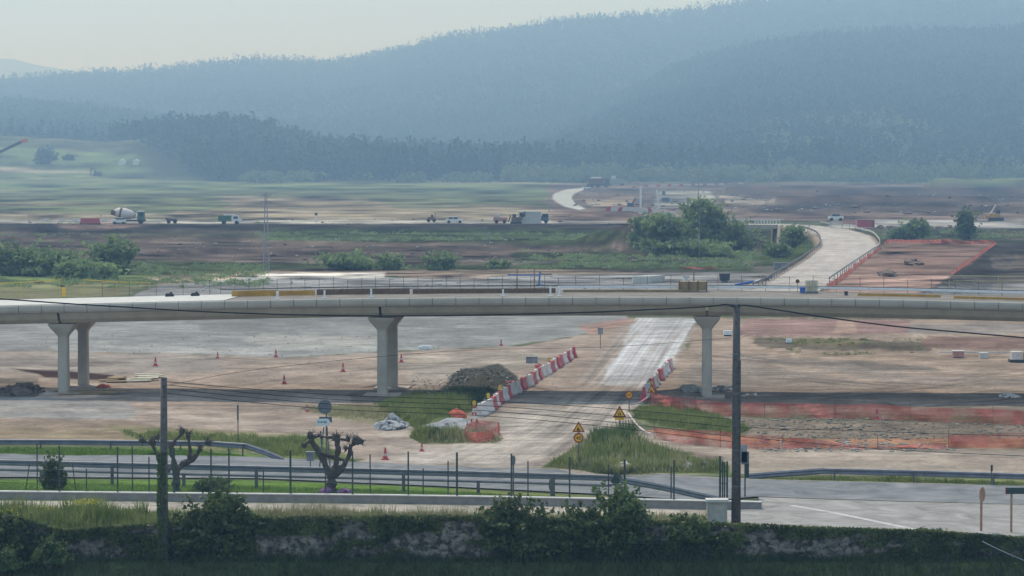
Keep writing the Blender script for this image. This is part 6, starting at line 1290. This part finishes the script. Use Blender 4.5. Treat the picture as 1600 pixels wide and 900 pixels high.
for i, x in enumerate((73, 97, 119, 141, 163)):
    p = X_(x, 346); mb = MB(); mb.box((p.x, p.y, p.z + .4), (1.7, .5, .7), taper=.8); mb.box((p.x, p.y, p.z + .1), (1.8, .7, .2)); tag(mb.build('road_barrier', M['dirty_white'], None, tuple(p)), 'white barrier on the far embankment left of the mixer truck, %s from the left' % ORD[i], 'barrier', 'white barriers on the far embankment')
for x, l in ((494, 'small white marker with dark head on the far embankment'),):
    boxgroup('marker_post', l, 'marker', x, 348, [('post', 'dirty_white', (0, 0, 1.0), (.5, .4, 1.9)), ('head', 'dark', (0, 0, 2.2), (.7, .5, .6))])
t = boxgroup('excavator', 'red-brown excavator working in front of the green hillside at the left', 'excavator', 152, 275, [('track', 'dark', (0, 0, 1.0), (9, 5, 1.8)), ('body', 'rust', (1.0, 0, 3.2), (8, 4.5, 2.6)), ('cab', 'glass', (-2.0, -1, 4.6), (2.2, 2, 2.4)), ('boom', 'rust', (-6.5, 0, 4.0), (1.2, 1.2, 8.5), .1), ('arm', 'rust', (-4.6, 0, 7.0), (5.0, 1.0, 1.1), -.35)])
t.scale = (.8, .8, .8)
# crane boom at the left border
a = AT(-90, 280, 1500); b = AT(41, 218, 1500); a2 = AT(-90, 283, 1500); t = thing('crane', 'crane boom reaching into the picture at the upper left', 'crane', tuple(AT(-90, 285, 1500))); o = tuple(t.location)
mb = MB(); mb.bar(a, b, 1.0, 1.4); mb.build('boom', M['dark'], t, o); mb = MB(); mb.bar(b - (b - a).normalized() * 3, b + Vector((.6, 0, -.2)), 1.2, 1.9); mb.build('boom_tip', M['orange'], t, o)
mb = MB(); mb.box((a.x - 3, a.y, 4.5), (9, 5, 4)); mb.box((a.x - 3, a.y, 8), (4, 4, 4)); mb.build('cab', M['orange'], t, o)
# houses on the hillside
for x, y, w_, l in ((191, 257, 6.0, 'white hillside house at the forest edge, left one of two'), (213, 257, 5.0, 'white hillside house at the forest edge, right one of two')):
    p = X_(x, y); t = thing('house', l, 'house', tuple(p), 0, 'houses on the hillside'); mb = MB(); mb.box((0, 0, 1.2), (w_, 5, 3.6)); mb.build('wall', M['white'], t); mb = MB(); mb.prism([(-w_ / 2 - .4, 3.0), (w_ / 2 + .4, 3.0), (0, 4.6)], -2.9, 2.9); mb.build('roof', M['white'], t)
# works site at the back, centre right
boxgroup('dump_truck', 'brown dump truck with pale load at the top of the far white road', 'truck', 934, 293, [('tray', 'rust', (-1.0, 0, 4.2), (9, 5, 3.6), 0, 1.12), ('load', 'dirty_white', (-1.0, 0, 6.4), (8, 4.2, .9), 0, .7), ('cab', 'dark', (6, 0, 3.4), (3.6, 4.6, 4.4), 0, .9), ('chassis', 'dark', (0, 0, 1.9), (14, 3, 1.2))] + [('wheel', 'wheel', (x, y, 1.2), 1.2) for x in (-4, 0, 5.5) for y in (-2, 2)])
boxgroup('grader', 'pale grey-green machine right of the dump truck', 'machine', 962, 290, [('body', 'green_pale', (0, 0, 3.0), (12, 4, 3.4)), ('cab', 'dirty_white', (-1.5, 0, 5.6), (3, 3, 2.4)), ('bonnet', 'green_pale', (6.5, 0, 2.6), (4, 3.4, 2.2))] + [('wheel', 'wheel', (x, y, 1.2), 1.2) for x in (-4, 4.5) for y in (-1.8, 1.8)]) if M.setdefault('green_pale', mat('green_pale', (.25, .28, .25), .7, .2, 1)) else 0
boxgroup('parked_car', 'small white car beside the dump truck on the far road', 'car', 917, 296, [('body', 'white', (0, 0, 1.0), (5, 2, 1.1)), ('cabin', 'glass', (0, 0, 1.9), (3, 1.8, .8), 0, .85)] + Wd(-1.5, .5) + Wd(1.5, .5))
k = 0
for pts, l in ((((1006, 292), (1045, 291), (1085, 290), (1125, 289), (1160, 288.5)), 'back'), (((962, 330), (990, 331), (1018, 333), (1044, 336)), 'front')):
    P = [X_(*q) for q in pts]; n = 26 if l == 'back' else 14
    for i in range(n):
        u = (i + .5) / n * (len(P) - 1); j = int(u); p = P[j].lerp(P[j + 1], u - j); L = (P[-1] - P[0]).length / n
        mb = MB(); mb.prism([(-L * .45, 0), (L * .45, 0), (L * .45, .5), (L * .4, 1.25), (-L * .4, 1.25), (-L * .45, .5)], -.5, .5); o = mb.build('road_barrier', M['red'] if (i % 3 == 0) else M['dirty_white']); o.location = p
        tag(o, '%s barrier at the %s of the far works site, %s from the left' % ('red' if i % 3 == 0 else 'white', 'back' if l == 'back' else 'front', ORD[i]), 'barrier', 'barriers round the far works site')
for nm_ in (): pass
for x, y0, y1, l in ((1001, 334, 291, 'tall white post on the far works site, left one'), (1028, 326, 296, 'slanting white post on the far works site, right one')):
    p = X_(x, y0); k = 1 / PXM(p.y); mb = MB(); mb.box((p.x, p.y, p.z + (y0 - y1) * k / 2), (.55, .5, (y0 - y1) * k), ry=0 if x < 1010 else -.12); mb.box((p.x, p.y, p.z + .1), (1.6, 1.2, .3)); tag(mb.build('steel_post', M['white'], None, tuple(p)), l, 'post', 'white posts on the far works site')
boxgroup('container', 'dark blue box standing on the pale gravel of the far site', 'container', 1040, 315, [('body', 'blue_dark', (0, 0, .8), (3.4, 2, 1.5)), ('lid', 'dark', (0, 0, 1.6), (3.6, 2.2, .15))])
boxgroup('container', 'small blue container further back on the far site', 'container', 1037, 305, [('body', 'blue_dark', (0, 0, 1.0), (1.6, 1.6, 2.0)), ('lid', 'dark', (0, 0, 2.1), (1.8, 1.8, .15))])
boxgroup('digger', 'small dark excavator at the left of the far gravel patch', 'excavator', 985, 324, [('track', 'dark', (0, 0, .6), (5, 3, 1.1)), ('body', 'blue_dark', (0, 0, 2.0), (4, 3, 1.8)), ('boom', 'dark', (2.2, 0, 4.2), (.8, .8, 4.5), .5), ('cab', 'dirty_white', (-1.8, -.6, 2.9), (1.6, 1.5, 1.4))]).scale = (.55, .55, .55)
boxgroup('container', 'red container beside the outer bend of the ramp', 'container', 1352, 357, [('body', 'red', (0, 0, 1.2), (4.4, 2.3, 1.9)), ('roof', 'rust', (0, 0, 2.2), (4.5, 2.4, .1)), ('door', 'rust', (2.0, -1.17, 1.2), (.5, .05, 1.6))])
boxgroup('container', 'low pink-red shed left of the red container', 'shed', 1326, 352, [('body', 'orange_pale', (0, 0, .8), (3.4, 2.0, 1.2)), ('roof', 'rust', (0, 0, 1.5), (3.6, 2.2, .16))])
boxgroup('parked_car', 'small white car between the overpass and the red container', 'car', 1306, 345, [('body', 'white', (0, 0, .9), (4.2, 1.8, .8)), ('cabin', 'glass', (0, 0, 1.6), (2.4, 1.6, .6), 0, .8)] + Wd(-1.3, .4) + Wd(1.3, .4))
boxgroup('excavator', 'yellow excavator on the pale track at the far right', 'excavator', 1556, 345, [('track', 'dark', (0, 0, .5), (4.2, 2.4, .9)), ('body', 'ochre', (-.4, 0, 1.5), (3.0, 2.2, 1.1)), ('cab', 'glass', (.5, -.4, 2.4), (1.1, 1.2, 1.3)), ('boom', 'dirty_white', (-.8, 0, 3.2), (.35, .4, 3.2), .5), ('bucket', 'ochre', (-2.6, 0, 1.0), (1.1, 1.2, .7))])
for i, x in enumerate((1375, 1392, 1452, 1470, 1484)):
    rubble('spoil_heap', 'dark spoil heap along the pale track beyond the ramp, %s from the left' % ORD[i], 'spoil heap', x, 357, 14 + (i % 2) * 5, 1.6, .9, 5, M['soil'], 40 + i, .2, .4)
# pylon and thin posts
def pylon(label, px, yb, yt, wpx, Y=None):
    p = X_(px, yb); k = 1 / PXM(p.y); H = (yb - yt) * k; w_ = wpx * k / 2; t = thing('lattice_pylon', label, 'pylon', tuple(p)); o = tuple(p); f_ = lambda u: w_ * (1 - .72 * u)
    for sx, sy in ((-1, -1), (1, -1), (1, 1), (-1, 1)): mb = MB(); mb.bar(p + Vector((sx * w_, sy * w_, 0)), p + Vector((sx * f_(1), sy * f_(1), H)), .07, .07); mb.build('leg', M['pylon'], t, o)
    mb = MB(); n = 14
    for i in range(n):
        u, v_ = i / n, (i + 1) / n; A_, B_ = f_(u), f_(v_); s_ = 1 if i % 2 else -1
        for q in ((Vector((-s_ * A_, -A_, H * u)), Vector((s_ * B_, -B_, H * v_))), (Vector((-s_ * A_, A_, H * u)), Vector((s_ * B_, B_, H * v_))), (Vector((-A_, s_ * A_, H * u)), Vector((-B_, -s_ * B_, H * v_))), (Vector((A_, s_ * A_, H * u)), Vector((B_, -s_ * B_, H * v_)))): mb.bar(p + q[0], p + q[1], .035, .035)
    mb.build('bracing', M['pylon'], t, o); mb = MB()
    for u in (.88, .96): mb.bar(p + Vector((-.9, 0, H * u)), p + Vector((.9, 0, H * u)), .12, .12)
    mb.build('crossarm', M['pylon'], t, o)
pylon('slender grey lattice pylon rising above the green bank, left of centre', 416, 425, 300, 9)
for x, yb, yt, l, r in ((1093, 420, 316, 'thin dark pole standing before the tree clump', .05), (1091, 330, 270, 'thin pole at the far works site below the forest', .2), (1264, 392, 345, 'thin dark pole on the grassy embankment inside the ramp', .09), (765, 404, 362, 'thin dark pole on the green bank right of centre', .09), (45, 348, 324, 'thin dark pole on the far embankment at the left', .1), (858, 330, 313, 'thin dark post left of the far white road', .25)):
    p = X_(x, yb); k = 1 / PXM(p.y); mb = MB(); H = (yb - yt) * k; mb.tube([p, p + Vector((0, 0, H))], [r, r * .7], 6); mb.box((p.x, p.y, p.z + H * .96), (r * 8, r, r * 1.2)); tag(mb.build('pole', M['pylon'], None, tuple(p)), l, 'pole')

# low scrub along the banks of the middle distance
def scrub(x0, x1, y0, y1, n, h, m, seed, thr=.5):
    rng = np.random.default_rng(seed); px = rng.uniform(x0, x1, n); py = rng.uniform(y0, y1, n); k = fbm(px / 26, py / 3, seed, 3) > thr; px, py = px[k], py[k]
    kk = -sT + (450 - py) / F * cT; t = -HC / kk; X = (px - 800) / F * t; Y = (cT + (450 - py) / F * sT) * t
    for _ in range(3): Z = height(X, Y); t = (Z - HC) / kk; X = (px - 800) / F * t; Y = (cT + (450 - py) / F * sT) * t
    Z = height(X, Y); m_ = 34; H = h * rng.uniform(.4, 1.3, len(X)); d = rng.normal(size=(len(X), m_, 3)); d /= np.linalg.norm(d, axis=2)[..., None]; d[..., 2] = np.abs(d[..., 2])
    P = np.stack([X, Y, Z], -1)[:, None, :] + d * (H[:, None, None] * np.array([1.3, 1.3, 1.0])) * rng.uniform(.5, 1.05, (len(X), m_, 1)); tag(npmesh('scrub', soup_at(P.reshape(-1, 3), h * .20, rng), 3, m), kind='stuff')
scrub(400, 990, 362, 378, 900, .8, M['leaf_far'], 1, .52); scrub(820, 1180, 394, 420, 900, .8, M['leaf_far'], 2, .5); scrub(-60, 420, 412, 450, 1500, .6, M['leaf_far'], 3, .52)
scrub(-60, 200, 354, 368, 500, .5, M['leaf_far'], 4, .5); scrub(1150, 1225, 372, 408, 400, .5, M['leaf_far'], 5, .5); scrub(1380, 1680, 361, 374, 500, .7, M['leaf_far'], 6, .5)
scrub(1200, 1440, 530, 547, 260, .26, M['grass'], 7, .52)

stones(500, [(890, 294), (1680, 294), (1680, 342), (1150, 342), (900, 330)], .3, 1.3, M['soil'], 21, 'site_debris')
stones(260, [(890, 294), (1680, 294), (1680, 342), (1150, 342), (900, 330)], .25, .9, M['rub'], 22, 'site_debris')
stones(420, [(-60, 352), (1000, 354), (1160, 405), (900, 424), (230, 404), (-60, 400)], .12, .6, M['soil'], 23, 'site_debris')
stones(200, [(230, 372), (1000, 376), (1160, 405), (900, 414), (230, 404)], .1, .4, M['rub'], 24, 'site_debris')
stones(240, [(250, 434), (1200, 428), (1200, 452), (250, 456)], .06, .3, M['rub'], 25, 'site_debris')

stones(500, [(700, 590), (722, 578), (775, 572), (810, 592), (760, 618), (700, 615)], .04, .14, mat('dark_soil', (.055, .055, .045), .95, .35, 1.5), 26, 'clods')
